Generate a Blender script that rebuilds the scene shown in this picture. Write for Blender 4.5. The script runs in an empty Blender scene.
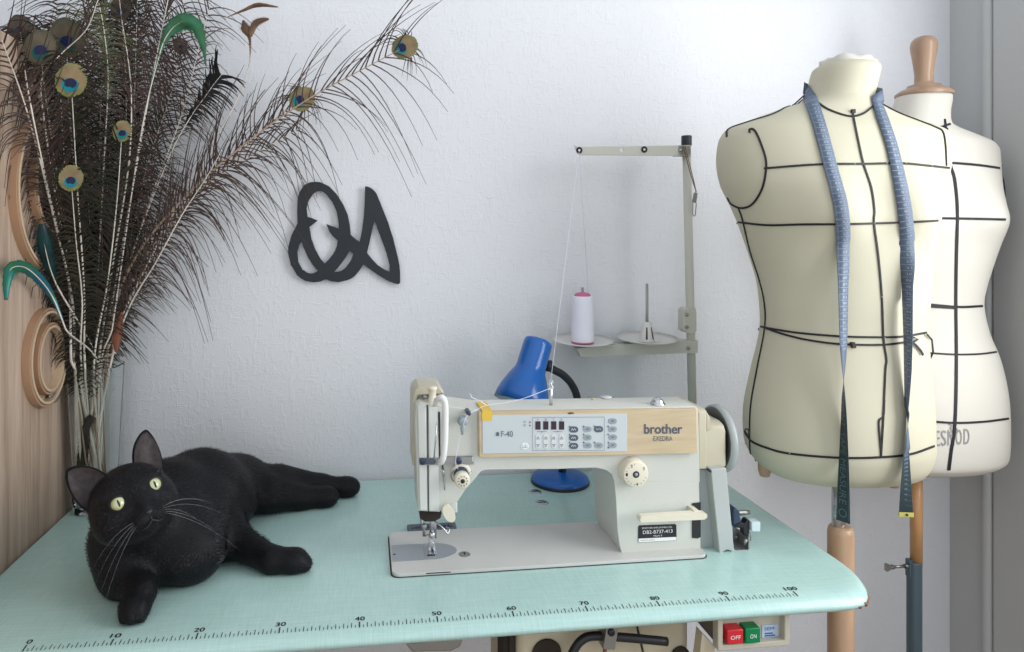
import bpy, bmesh, math, random
import numpy as np
from mathutils import Vector, Matrix, noise
from mathutils.geometry import tessellate_polygon, delaunay_2d_cdt
from mathutils.bvhtree import BVHTree

random.seed(7)
scene = bpy.context.scene
COL = scene.collection
PI = math.pi

# ------------------------------------------------------------------ camera numbers (metres)
F, PX, PY, YAW = 679.05, 450.8, 235.8, .125
T = .76                                   # height of the table top
CAM = Vector((.4075, -.8704, T + .4962))
FW = Vector((math.sin(YAW), math.cos(YAW), 0)); RT = Vector((math.cos(YAW), -math.sin(YAW), 0))

def ray(px, py):
    a = (px - PX) / F; b = -(py - PY) / F
    return FW + RT * a + Vector((0, 0, b))
def atY(px, py, Y):
    r = ray(px, py); return CAM + r * ((Y - CAM.y) / r.y)
def atX(px, py, X):
    r = ray(px, py); return CAM + r * ((X - CAM.x) / r.x)
def atZ(px, py, Z=T):
    r = ray(px, py); return CAM + r * ((Z - CAM.z) / r.z)
def proj(p):
    d = Vector(p) - CAM; z = d.dot(FW)
    return PX + F * d.dot(RT) / z, PY - F * d.z / z
def V(*a): return Vector(a)

# ------------------------------------------------------------------ mesh builder
class MB:
    def __init__(s): s.v = []; s.f = []; s.m = []; s.sm = []
    def add(s, vs, fs, mi=0, smooth=False):
        o = len(s.v); s.v += [Vector(q) for q in vs]
        for f in fs: s.f.append([i + o for i in f]); s.m.append(mi); s.sm.append(smooth)
        return s
    def box(s, c, size, rot=None, mi=0):
        c = Vector(c); hx, hy, hz = [q / 2 for q in size]
        vs = [Vector((x, y, z)) for x in (-hx, hx) for y in (-hy, hy) for z in (-hz, hz)]
        if rot is not None: vs = [rot @ q for q in vs]
        return s.add([q + c for q in vs], [(0,1,3,2),(4,6,7,5),(0,4,5,1),(2,3,7,6),(0,2,6,4),(1,5,7,3)], mi)
    def bounds(s, a, b, mi=0):
        a = Vector(a); b = Vector(b)
        return s.box((a + b) / 2, [abs(b[i] - a[i]) for i in range(3)], None, mi)
    def tube(s, pts, r, n=10, mi=0, cap=True, closed=False):
        pts = [Vector(p) for p in pts]; N = len(pts)
        rs = r if isinstance(r, (list, tuple)) else [r] * N
        prev = None; rings = []
        for i, p in enumerate(pts):
            if closed: t = pts[(i + 1) % N] - pts[i - 1]
            else: t = pts[min(i + 1, N - 1)] - pts[max(i - 1, 0)]
            t = t.normalized() if t.length > 1e-9 else V(0, 0, 1)
            if prev is None:
                a = V(0, 0, 1) if abs(t.z) < .9 else V(1, 0, 0)
                u = t.cross(a).normalized()
            else: u = (prev - t * prev.dot(t)); u = u.normalized() if u.length > 1e-9 else t.orthogonal().normalized()
            prev = u; w = t.cross(u)
            rings.append([p + (u * math.cos(2*PI*k/n) + w * math.sin(2*PI*k/n)) * rs[i] for k in range(n)])
        vs = [q for ring in rings for q in ring]; fs = []
        M = N if closed else N - 1
        for i in range(M):
            j = (i + 1) % N
            for k in range(n): fs.append((i*n+k, i*n+(k+1)%n, j*n+(k+1)%n, j*n+k))
        s.add(vs, fs, mi, True)
        if cap and not closed:
            s.add(rings[0], [list(range(n))[::-1]], mi); s.add(rings[-1], [list(range(n))], mi)
        return s
    def lathe(s, prof, c=(0,0,0), axis='z', n=40, mi=0, smooth=True, m=None):
        """prof: list of (radius, height) along the axis"""
        c = Vector(c); vs = []; fs = []
        for r, h in prof:
            for k in range(n):
                a = 2*PI*k/n; p = Vector((r*math.cos(a), r*math.sin(a), h))
                if axis == 'x': p = Vector((p.z, p.x, p.y))
                elif axis == 'y': p = Vector((p.x, p.z, p.y))
                if m is not None: p = m @ p
                vs.append(p + c)
        for i in range(len(prof) - 1):
            for k in range(n): fs.append((i*n+k, i*n+(k+1)%n, (i+1)*n+(k+1)%n, (i+1)*n+k))
        s.add(vs, fs, mi, smooth); return s
    def prism(s, poly, holes, f0, f1, mi=0, cap0=True):
        """poly/holes: 2-D points; f0,f1 map (u,v) to the front and back 3-D point"""
        loops = [poly] + list(holes)
        flat = [Vector((u, v, 0)) for L in loops for u, v in L]
        if holes:
            ed = []; o_ = 0
            for L in loops: ed += [(o_ + i, o_ + (i + 1) % len(L)) for i in range(len(L))]; o_ += len(L)
            r_ = delaunay_2d_cdt([Vector((q.x, q.y)) for q in flat], ed, [], 0, 1e-7)
            def inside(P, L):
                c = False; j = len(L) - 1
                for i in range(len(L)):
                    if (L[i][1] > P[1]) != (L[j][1] > P[1]) and P[0] < (L[j][0] - L[i][0])*(P[1] - L[i][1])/(L[j][1] - L[i][1]) + L[i][0]: c = not c
                    j = i
                return c
            mp = {}
            for k, og in enumerate(r_[3]):
                if og: mp[k] = og[0]
            tris = []
            for f in r_[2]:
                if any(k not in mp for k in f): continue
                g = [mp[k] for k in f]; cx = sum(flat[k].x for k in g)/3; cy = sum(flat[k].y for k in g)/3
                if inside((cx, cy), poly) and not any(inside((cx, cy), h) for h in holes): tris.append(tuple(g))
        else: tris = tessellate_polygon([[Vector((u, v, 0)) for u, v in L] for L in loops])
        a = [Vector(f0(q.x, q.y)) for q in flat]; b = [Vector(f1(q.x, q.y)) for q in flat]
        n = len(flat); fs = []
        for t in tris:
            if cap0: fs.append(tuple(t))
            fs.append((t[2]+n, t[1]+n, t[0]+n))
        s.add(a + b, fs, mi)
        o = 0
        for L in loops:
            k = len(L)
            s.add(a[o:o+k] + b[o:o+k], [(i, (i+1)%k, (i+1)%k + k, i + k) for i in range(k)], mi)
            o += k
        return s
    def prismY(s, px, Yref, Y0, Y1, holes=(), mi=0):
        """outline given in the photo's pixels on the plane y = Yref, extruded from Y0 to Y1"""
        def c(L): return [(q.x, q.z) for q in (atY(x, y, Yref) for x, y in L)]
        return s.prism(c(px), [c(h) for h in holes], lambda u, v: (u, Y0, v), lambda u, v: (u, Y1, v), mi)
    def ribbon(s, pts, wd, mi=0):
        """strip through pts; wd list of half-width vectors"""
        vs = []
        for p, w in zip(pts, wd): vs += [p - w, p + w]
        return s.add(vs, [(2*i, 2*i+1, 2*i+3, 2*i+2) for i in range(len(pts) - 1)], mi, True)

LOC = {}
def finish(o, bevel, subsurf, weld):
    me = o.data
    bm = bmesh.new(); bm.from_mesh(me)
    if weld: bmesh.ops.remove_doubles(bm, verts=bm.verts, dist=1e-5)
    bmesh.ops.recalc_face_normals(bm, faces=bm.faces)
    bm.to_mesh(me); bm.free()
    if bevel:
        b = o.modifiers.new('bevel', 'BEVEL'); b.width = bevel; b.segments = 3; b.limit_method = 'ANGLE'; b.angle_limit = math.radians(35)
        for p in me.polygons: p.use_smooth = True
        if hasattr(me, 'set_sharp_from_angle'): me.set_sharp_from_angle(angle=math.radians(50))
    if subsurf:
        m = o.modifiers.new('sub', 'SUBSURF'); m.levels = subsurf; m.render_levels = subsurf

def obj(name, mb, mats, parent=None, label=None, bevel=0, subsurf=0, weld=True, loc=None):
    me = bpy.data.meshes.new(name)
    if parent is not None: base = LOC[parent.name]
    elif loc is not None: base = Vector(loc)
    else:
        lo = [min(q[i] for q in mb.v) for i in range(3)]; hi = [max(q[i] for q in mb.v) for i in range(3)]
        base = Vector(((lo[0]+hi[0])/2, (lo[1]+hi[1])/2, lo[2]))
    me.from_pydata([tuple(q - base) for q in mb.v], [], mb.f)
    if not isinstance(mats, (list, tuple)): mats = [mats]
    for m in mats: me.materials.append(m)
    for p, mi, sm in zip(me.polygons, mb.m, mb.sm): p.material_index = mi; p.use_smooth = sm
    me.update()
    o = bpy.data.objects.new(name, me); COL.objects.link(o)
    finish(o, bevel, subsurf, weld)
    if parent is not None: o.parent = parent
    else: o.location = base
    LOC[o.name] = base
    if label: o['label'] = label
    return o

def tag(o, label, cat, group=None):
    o['label'] = label; o['category'] = cat
    if group: o['group'] = group
    return o
def thing(name, loc, label, cat, group=None):
    o = bpy.data.objects.new(name, None); COL.objects.link(o); o.location = loc; o.empty_display_size = .02
    LOC[o.name] = Vector(loc); return tag(o, label, cat, group)
def struct(o): o['kind'] = 'structure'; return o

# ------------------------------------------------------------------ materials
def mat(name, col, rough=.5, metal=0, bump=0, bscale=60, var=0, vscale=8, stretch=None, col2=None, spec=.5, coat=0, trans=0, sheen=0, ior=1.45, alpha=1):
    m = bpy.data.materials.new(name); m.use_nodes = True; nt = m.node_tree; N = nt.nodes; L = nt.links
    b = N['Principled BSDF']
    b.inputs['Base Color'].default_value = (*col, 1); b.inputs['Roughness'].default_value = rough; b.inputs['Metallic'].default_value = metal
    b.inputs['Specular IOR Level'].default_value = spec; b.inputs['Coat Weight'].default_value = coat
    b.inputs['Transmission Weight'].default_value = trans; b.inputs['IOR'].default_value = ior
    b.inputs['Sheen Weight'].default_value = sheen
    if alpha < 1: b.inputs['Alpha'].default_value = alpha
    tc = N.new('ShaderNodeTexCoord'); mp = N.new('ShaderNodeMapping'); L.new(tc.outputs['Object'], mp.inputs['Vector'])
    if stretch: mp.inputs['Scale'].default_value = stretch
    if var or col2:
        n = N.new('ShaderNodeTexNoise'); n.inputs['Scale'].default_value = vscale; n.inputs['Detail'].default_value = 5
        L.new(mp.outputs[0], n.inputs['Vector'])
        r = N.new('ShaderNodeValToRGB'); r.color_ramp.elements[0].position = .35; r.color_ramp.elements[1].position = .65
        c2 = col2 if col2 else tuple(min(1, c * (1 + var)) for c in col)
        c1 = col if col2 else tuple(c * (1 - var) for c in col)
        r.color_ramp.elements[0].color = (*c1, 1); r.color_ramp.elements[1].color = (*c2, 1)
        L.new(n.outputs['Fac'], r.inputs['Fac']); L.new(r.outputs[0], b.inputs['Base Color'])
    if bump:
        n2 = N.new('ShaderNodeTexNoise'); n2.inputs['Scale'].default_value = bscale; n2.inputs['Detail'].default_value = 4
        L.new(mp.outputs[0], n2.inputs['Vector'])
        bp = N.new('ShaderNodeBump'); bp.inputs['Strength'].default_value = bump; bp.inputs['Distance'].default_value = .002
        L.new(n2.outputs['Fac'], bp.inputs['Height']); L.new(bp.outputs[0], b.inputs['Normal'])
    return m

def plaster_mat():
    m = mat('plaster', (.745, .752, .785), .72); nt = m.node_tree; N = nt.nodes; L = nt.links; b = N['Principled BSDF']
    tc = N['Texture Coordinate']
    def layer(rot, sc, lo, hi, scale):
        mp = N.new('ShaderNodeMapping'); mp.inputs['Rotation'].default_value = (0, rot, 0); mp.inputs['Scale'].default_value = sc
        L.new(tc.outputs['Object'], mp.inputs['Vector'])
        n = N.new('ShaderNodeTexNoise'); n.inputs['Scale'].default_value = scale; n.inputs['Detail'].default_value = 3; n.inputs['Distortion'].default_value = .6
        L.new(mp.outputs[0], n.inputs['Vector'])
        r = N.new('ShaderNodeValToRGB'); r.color_ramp.elements[0].position = lo; r.color_ramp.elements[1].position = hi
        L.new(n.outputs['Fac'], r.inputs['Fac']); return r.outputs[0]
    a = layer(.5, (3.2, 1, 1), .55, .6, 40); c = layer(-.7, (1, 1, 3.4), .57, .62, 46); d = layer(0, (1, 1, 1), .3, .7, 160)
    ad = N.new('ShaderNodeMath'); L.new(a, ad.inputs[0]); L.new(c, ad.inputs[1])
    ad2 = N.new('ShaderNodeMath'); ad2.operation = 'MULTIPLY_ADD'; L.new(d, ad2.inputs[0]); ad2.inputs[1].default_value = .22; L.new(ad.outputs[0], ad2.inputs[2])
    bp = N.new('ShaderNodeBump'); bp.inputs['Strength'].default_value = .30; bp.inputs['Distance'].default_value = .0018
    L.new(ad2.outputs[0], bp.inputs['Height']); L.new(bp.outputs[0], b.inputs['Normal'])
    return m

def wood_panel_mat():
    m = mat('oak_laminate', (.42, .31, .235), .55); nt = m.node_tree; N = nt.nodes; L = nt.links; b = N['Principled BSDF']; tc = N['Texture Coordinate']
    mp = N.new('ShaderNodeMapping'); mp.inputs['Scale'].default_value = (1, 26, .9); L.new(tc.outputs['Object'], mp.inputs['Vector'])
    n = N.new('ShaderNodeTexNoise'); n.inputs['Scale'].default_value = 2.2; n.inputs['Detail'].default_value = 6; n.inputs['Distortion'].default_value = .3; L.new(mp.outputs[0], n.inputs['Vector'])
    mp2 = N.new('ShaderNodeMapping'); mp2.inputs['Scale'].default_value = (1, 160, 5); L.new(tc.outputs['Object'], mp2.inputs['Vector'])
    n2 = N.new('ShaderNodeTexNoise'); n2.inputs['Scale'].default_value = 3; n2.inputs['Detail'].default_value = 4; L.new(mp2.outputs[0], n2.inputs['Vector'])
    mx = N.new('ShaderNodeMath'); mx.operation = 'MULTIPLY_ADD'; mx.inputs[1].default_value = .45; L.new(n2.outputs['Fac'], mx.inputs[0]); L.new(n.outputs['Fac'], mx.inputs[2])
    r = N.new('ShaderNodeValToRGB'); e = r.color_ramp.elements
    e[0].position = .5; e[0].color = (.30, .205, .145, 1); e[1].position = .95; e[1].color = (.60, .47, .37, 1)
    k = e.new(.72); k.color = (.46, .34, .255, 1)
    L.new(mx.outputs[0], r.inputs['Fac']); L.new(r.outputs[0], b.inputs['Base Color'])
    return m

def laminate_mat():
    """mint laminate with a printed linen weave"""
    m = mat('mint_linen_laminate', (.40, .66, .60), .26, coat=.15); nt = m.node_tree; N = nt.nodes; L = nt.links; b = N['Principled BSDF']; tc = N['Texture Coordinate']
    outs = []
    for sc in ((420, 14, 14), (14, 420, 420)):
        mp = N.new('ShaderNodeMapping'); mp.inputs['Scale'].default_value = sc; mp.inputs['Rotation'].default_value = (0, 0, .12 if sc[0] > 100 else -.05); L.new(tc.outputs['Object'], mp.inputs['Vector'])
        n = N.new('ShaderNodeTexNoise'); n.inputs['Scale'].default_value = 1.6; n.inputs['Detail'].default_value = 3; L.new(mp.outputs[0], n.inputs['Vector'])
        outs.append(n.outputs['Fac'])
    ad = N.new('ShaderNodeMath'); L.new(outs[0], ad.inputs[0]); L.new(outs[1], ad.inputs[1])
    r = N.new('ShaderNodeValToRGB'); e = r.color_ramp.elements
    e[0].position = .36; e[0].color = (.40, .60, .565, 1); e[1].position = .70; e[1].color = (.515, .72, .68, 1)
    hv = N.new('ShaderNodeMath'); hv.operation = 'MULTIPLY'; hv.inputs[1].default_value = .5; L.new(ad.outputs[0], hv.inputs[0])
    L.new(hv.outputs[0], r.inputs['Fac']); L.new(r.outputs[0], b.inputs['Base Color'])
    return m

M = {}
M['plaster'] = plaster_mat(); M['panel'] = wood_panel_mat(); M['mint'] = laminate_mat()
M['smooth_wall'] = mat('shaded_wall', (.52, .525, .52), .6)  # right wall's shade is put into its paint, darker than the plaster
M['floor'] = mat('floor_boards', (.36, .27, .19), .5, var=.15, stretch=(1, 8, 1))
M['white_paint'] = mat('white_paint', (.8, .8, .79), .4)
M['cast'] = mat('machine_grey_green_enamel', (.60, .61, .56), .38, bump=.12, bscale=260, var=.03)
M['cast2'] = mat('machine_light_enamel', (.66, .68, .65), .38, bump=.06, bscale=260)
M['bed'] = mat('bed_enamel', (.60, .60, .575), .36, bump=.05, bscale=200, var=.04)
M['beige'] = mat('aged_beige_plastic', (.56, .45, .295), .42, var=.07, vscale=14, stretch=(1, 1, 9))
M['beige2'] = mat('aged_beige_cover', (.53, .49, .37), .35, var=.04)
M['cream'] = mat('cream_plastic', (.74, .69, .56), .35)
M['belt'] = mat('belt_guard_grey', (.46, .49, .475), .4, var=.03)
M['grey_inlay'] = mat('control_foil_grey', (.55, .60, .62), .45)
M['foil_dark'] = mat('foil_dark', (.09, .11, .15), .4)
M['foil_mid'] = mat('foil_mid', (.30, .35, .38), .4)
M['foil_light'] = mat('foil_light', (.66, .68, .67), .4)
M['black'] = mat('black_plastic', (.012, .013, .018), .35)
M['display'] = mat('display_window', (.03, .012, .02), .15)
M['ink'] = mat('black_ink', (.02, .02, .024), .55)
M['white_ink'] = mat('white_ink', (.85, .86, .86), .5)
M['steel'] = mat('polished_steel', (.62, .63, .65), .22, 1)
M['dullsteel'] = mat('dull_steel', (.35, .35, .34), .4, .9)
M['plate'] = mat('needle_plate', (.40, .43, .46), .3, .6)
M['navy'] = mat('navy_pulley', (.035, .055, .10), .3)
M['wheel'] = mat('wheel_grey', (.40, .44, .43), .25)
M['wheeldark'] = mat('wheel_dark', (.12, .13, .125), .4)
M['standpaint'] = mat('stand_cream_grey', (.53, .53, .465), .38)
M['disc'] = mat('disc_plastic', (.66, .65, .62), .4)
M['thread'] = mat('white_thread', (.80, .81, .90), .8, bump=.5, bscale=40, stretch=(1, 1, 40))
M['pink'] = mat('pink_plastic', (.55, .12, .25), .4)
M['blue'] = mat('blue_lamp_paint', (.004, .11, .42), .28, coat=.3)
M['lamp_in'] = mat('lamp_lining', (.62, .66, .66), .35)
M['rubber'] = mat('black_rubber', (.018, .022, .028), .5)
M['sign'] = mat('dark_slate_metal', (.013, .017, .022), .5, var=.15, vscale=18)
M['yellow'] = mat('yellow_tape', (.75, .50, .06), .5)
M['canvas'] = mat('ecru_canvas', (.55, .52, .395), .62, var=.03, vscale=5, bump=.05, bscale=300)
M['canvas2'] = mat('white_canvas', (.66, .63, .565), .62, var=.02, vscale=5, bump=.05, bscale=300)
M['styletape'] = mat('black_style_tape', (.014, .012, .016), .6)
M['turned_dark'] = mat('turned_knob', (.38, .245, .16), .35, var=.12, stretch=(6, 6, 1), coat=.2)
M['turned'] = mat('turned_beech', (.50, .32, .20), .35, var=.12, stretch=(6, 6, 1), coat=.2)
M['turned2'] = mat('orange_beech', (.56, .30, .13), .35, var=.1, stretch=(6, 6, 1), coat=.2)
M['hoop'] = mat('hoop_beech', (.58, .43, .29), .42, var=.1, vscale=10)
M['hoop_dark'] = mat('hoop_edge', (.42, .25, .15), .45, var=.1)
M['slate_tube'] = mat('slate_blue_tube', (.075, .11, .135), .4)
M['tape_blue'] = mat('measuring_tape_blue', (.10, .135, .20), .5, var=.1)
M['tape_back'] = mat('measuring_tape_back', (.018, .035, .04), .5)
M['tape_mark'] = mat('tape_marks', (.36, .44, .54), .5)
M['brass'] = mat('yellow_end', (.55, .50, .12), .4)
M['chip'] = mat('chipped_brown_edge', (.22, .10, .055), .8, var=.3, vscale=80)
M['glass'] = mat('clear_glass', (.93, .97, .95), .02, trans=1, ior=1.45)
M['quill'] = mat('pale_quill', (.72, .66, .58), .45, var=.15, vscale=20)
M['quill_brown'] = mat('brown_quill', (.40, .28, .20), .45, var=.2, vscale=20)
M['barb'] = mat('dark_barb', (.060, .036, .030), .6, var=.4, vscale=30, spec=.3)
M['barb_g'] = mat('bronze_green_barb', (.009, .014, .010), .7, col2=(.035, .028, .016), vscale=30, spec=.25)
M['barb_k'] = mat('black_barb', (.008, .009, .010), .7, spec=.25)
M['eye_o'] = mat('eyespot_olive', (.20, .20, .07), .4, metal=.3, var=.25, vscale=60)
M['eye_b'] = mat('eyespot_bronze', (.24, .17, .09), .4, metal=.3, var=.2, vscale=60)
M['eye_t'] = mat('eyespot_turquoise', (.0, .24, .27), .3, metal=.4)
M['eye_n'] = mat('eyespot_navy', (.004, .008, .055), .35, metal=.2)
M['green_d'] = mat('dark_teal_feather', (.004, .035, .035), .4, metal=.2, var=.4, vscale=60)
M['eye_o2'] = mat('eyespot_shaded_olive', (.060, .058, .028), .5, var=.25, vscale=60)  # darkened copies of the eyespot colours, with shade put into them
M['eye_b2'] = mat('eyespot_shaded_bronze', (.085, .066, .038), .5, var=.2, vscale=60)
M['eye_t2'] = mat('eyespot_shaded_teal', (.0, .085, .085), .4, metal=.2)
M['barb_gr'] = mat('moss_green_barb', (.05, .09, .03), .45, col2=(.12, .13, .05), vscale=40)
M['green_b'] = mat('iridescent_blue_green', (.02, .17, .06), .4, metal=.35, col2=(.02, .14, .24), vscale=25)
M['green_f'] = mat('iridescent_green', (.025, .10, .04), .5, metal=.2, col2=(.03, .17, .085), vscale=40)
M['rust'] = mat('rust_feather', (.19, .065, .035), .6, var=.3, vscale=40)
M['gold'] = mat('gold_brown_feather', (.20, .10, .035), .5, col2=(.035, .018, .012), vscale=30)
M['fur'] = mat('black_fur', (.0042, .0043, .0062), .6, sheen=.02, spec=.25)
M['furhair'] = mat('black_fur_hair', (.0052, .0054, .0078), .40, spec=.5)
M['inner_ear'] = mat('inner_ear', (.022, .016, .017), .6, var=.5, vscale=120, col2=(.05, .036, .036))
M['nose'] = mat('cat_nose', (.030, .026, .029), .3)
M['eyelid'] = mat('cat_eyelid', (.004, .004, .005), .5)
M['lip'] = mat('cat_lip', (.12, .06, .06), .5)
M['whisker'] = mat('whisker', (.33, .33, .36), .4)
M['red'] = mat('red_button', (.62, .025, .035), .35)
M['green'] = mat('green_button', (.0, .22, .07), .35)
M['label_blue'] = mat('pale_blue_label', (.50, .60, .75), .5)
M['ink_blue'] = mat('blue_ink', (.02, .09, .38), .5)
M['dark_metal'] = mat('dark_metal_bar', (.035, .037, .04), .45, .5)
M['hole'] = mat('dark_recess', (.03, .022, .016), .8)
M['motor'] = mat('motor_cream', (.56, .50, .36), .45, var=.05)
M['switch'] = mat('switch_cream', (.52, .49, .40), .45)
M['switch_dark'] = mat('switch_side', (.20, .18, .15), .5)

# ------------------------------------------------------------------ text as mesh
_tc = {}
def text2d(s):
    if s in _tc: return _tc[s]
    cu = bpy.data.curves.new('t', 'FONT'); cu.body = s; cu.size = 1; cu.resolution_u = 3
    o = bpy.data.objects.new('t', cu); COL.objects.link(o)
    dg = bpy.context.evaluated_depsgraph_get(); dg.update()
    me = bpy.data.meshes.new_from_object(o.evaluated_get(dg))
    vs = [(q.co.x, q.co.y) for q in me.vertices]; fs = [tuple(p.vertices) for p in me.polygons]
    bpy.data.objects.remove(o); bpy.data.curves.remove(cu); bpy.data.meshes.remove(me)
    if vs:
        x0 = min(a for a, b in vs); x1 = max(a for a, b in vs); y0 = min(b for a, b in vs); y1 = max(b for a, b in vs)
        vs = [((a - x0) / max(1e-6, x1 - x0), (b - y0) / max(1e-6, y1 - y0)) for a, b in vs]
    _tc[s] = (vs, fs); return _tc[s]
def put_text(mb, s, fn, mi=0):
    """fn maps u,v in 0..1 over the text's own box to a 3-D point"""
    vs, fs = text2d(s); mb.add([fn(u, v) for u, v in vs], fs, mi)
def text_px(mb, s, x0, y0, x1, y1, Y, mi=0, thick=0):
    """text filling the photo rectangle x0..x1, y0(top)..y1(bottom) on the plane y = Y"""
    put_text(mb, s, lambda u, v: atY(x0 + (x1 - x0) * u, y1 + (y0 - y1) * v, Y), mi)

def arc(cx, cy, rx, ry, a0, a1, n):
    return [(cx + rx*math.cos(math.radians(a0 + (a1-a0)*i/n)), cy + ry*math.sin(math.radians(a0 + (a1-a0)*i/n))) for i in range(n + 1)]
def spline(pts, n=8):
    """Catmull-Rom through 3-D (or n-D) points"""
    pts = [np.array(p, float) for p in pts]; P = [2*pts[0]-pts[1]] + pts + [2*pts[-1]-pts[-2]]; out = []
    for i in range(1, len(P) - 2):
        for k in range(n):
            t = k / n; a, b, c, d = P[i-1], P[i], P[i+1], P[i+2]
            out.append(.5*((2*b) + (-a+c)*t + (2*a-5*b+4*c-d)*t*t + (-a+3*b-3*c+d)*t**3))
    out.append(P[-2]); return out
def vspline(pts, n=8): return [Vector(q) for q in spline(pts, n)]
# ================================================================== the room
WY = .53; XR = 1.735
mb = MB(); mb.bounds((-1.2, WY, 0), (XR + .1, WY + .12, 2.7)); struct(obj('wall_back', mb, M['plaster']))
mb = MB(); mb.bounds((-1.3, -2.2, 0), (-1.2, WY + .12, 2.7)); struct(obj('wall_left', mb, M['plaster']))
mb = MB(); mb.bounds((-1.3, -2.2, -.06), (XR + .1, WY + .12, 0)); struct(obj('floor', mb, M['floor']))
# right wall with the window that lights the room
WY0, WY1, WZ0, WZ1 = -1.0, .06, .85, 2.15
mb = MB()
mb.bounds((XR, -2.2, 0), (XR + .1, WY0, 2.7)); mb.bounds((XR, WY1, 0), (XR + .1, WY, 2.7))
mb.bounds((XR, WY0, 0), (XR + .1, WY1, WZ0)); mb.bounds((XR, WY0, WZ1), (XR + .1, WY1, 2.7))
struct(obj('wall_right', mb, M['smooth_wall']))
mb = MB()
for a, b in (((WY0, WZ0), (WY1, WZ0 + .05)), ((WY0, WZ1 - .05), (WY1, WZ1)), ((WY0, WZ0), (WY0 + .05, WZ1)), ((WY1 - .05, WZ0), (WY1, WZ1)), (((WY0+WY1)/2 - .025, WZ0), ((WY0+WY1)/2 + .025, WZ1))):
    mb.bounds((XR + .05, a[0], a[1]), (XR + .09, b[0], b[1]))
w = struct(obj('window_1', mb, M['white_paint'], bevel=.004))
mb = MB(); mb.bounds((XR + .066, WY0 + .03, WZ0 + .03), (XR + .07, WY1 - .03, WZ1 - .03)); obj('pane', mb, M['glass'], w)
# rounded vertical bead and casing on the right wall beside the window
yb0 = atX(984, 300, XR).y; yb1 = atX(993, 300, XR).y
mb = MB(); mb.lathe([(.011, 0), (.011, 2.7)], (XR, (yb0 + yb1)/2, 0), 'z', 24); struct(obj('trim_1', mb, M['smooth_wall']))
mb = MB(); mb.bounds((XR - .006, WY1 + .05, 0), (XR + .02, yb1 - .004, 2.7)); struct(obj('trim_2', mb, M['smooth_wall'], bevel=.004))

# oak board standing against the left end of the table
mb = MB(); mb.bounds((-.147, -.45, 0), (-.127, WY - .002, 1.56))
tag(obj('wood_board', mb, M['panel'], bevel=.001), 'tall oak-grained board at the left edge, hung with round embroidery hoops', 'board')

# embroidery hoops hanging on the board
def hoop(cy, cz, r, label, screw_ang):
    t = thing('embroidery_hoop', (-.125, cy, cz - r), label, 'embroidery hoop', 'embroidery hoops hanging on the oak board')
    for nm, ra, rb, x0, x1, mt in (('outer_ring', r - .0035, r, -.127, -.114, M['hoop_dark']), ('inner_ring', r - .009, r - .0045, -.127, -.112, M['hoop'])):
        m = MB(); m.lathe([(ra, x0), (rb, x0), (rb, x1), (ra, x1), (ra, x0)], (0, 0, 0), 'x', 64, smooth=False); m.v = [V(q.x, cy + q.y*.84, cz + q.z) for q in m.v]
        o = obj(nm, m, mt, t, bevel=.0006)
        for p in o.data.polygons: p.use_smooth = True
    a = math.radians(screw_ang); c = Vector((-.12, cy + math.cos(a) * (r + .004)*.84, cz + math.sin(a) * (r + .004)))
    m = MB(); u = Vector((0, -math.sin(a), math.cos(a)))
    m.tube([c - u * .014, c + u * .014], .0016, 8); m.tube([c + u * .008, c + u * .014], .004, 12); m.tube([c - u * .010, c - u * .006], .0035, 6)
    m.box(c - u * .004, (.008, .006, .008)); m.box(c + u * .004, (.008, .006, .008))
    obj('tension_screw', m, M['brass'] if r > .1 else M['dullsteel'], t)
def hoop_px(xl, yc, r, label, ang):
    y = atX(xl, yc, -.126).y + r*.84
    pc = None
    z = atX(xl, yc, -.118).z
    hoop(y, z, r, label, ang)
hoop_px(8, 187, .130, 'largest wooden embroidery hoop, high on the oak board behind the feathers', -60)
hoop_px(27, 180, .088, 'upper small embroidery hoop hanging inside the largest one, half hidden by feathers', -80)
hoop_px(21.5, 367, .082, 'lower large embroidery hoop on the oak board beside the vase rim', -62)
hoop_px(30, 366, .060, 'lower small embroidery hoop hanging inside the lower large one, screw at bottom', -75)

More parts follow.
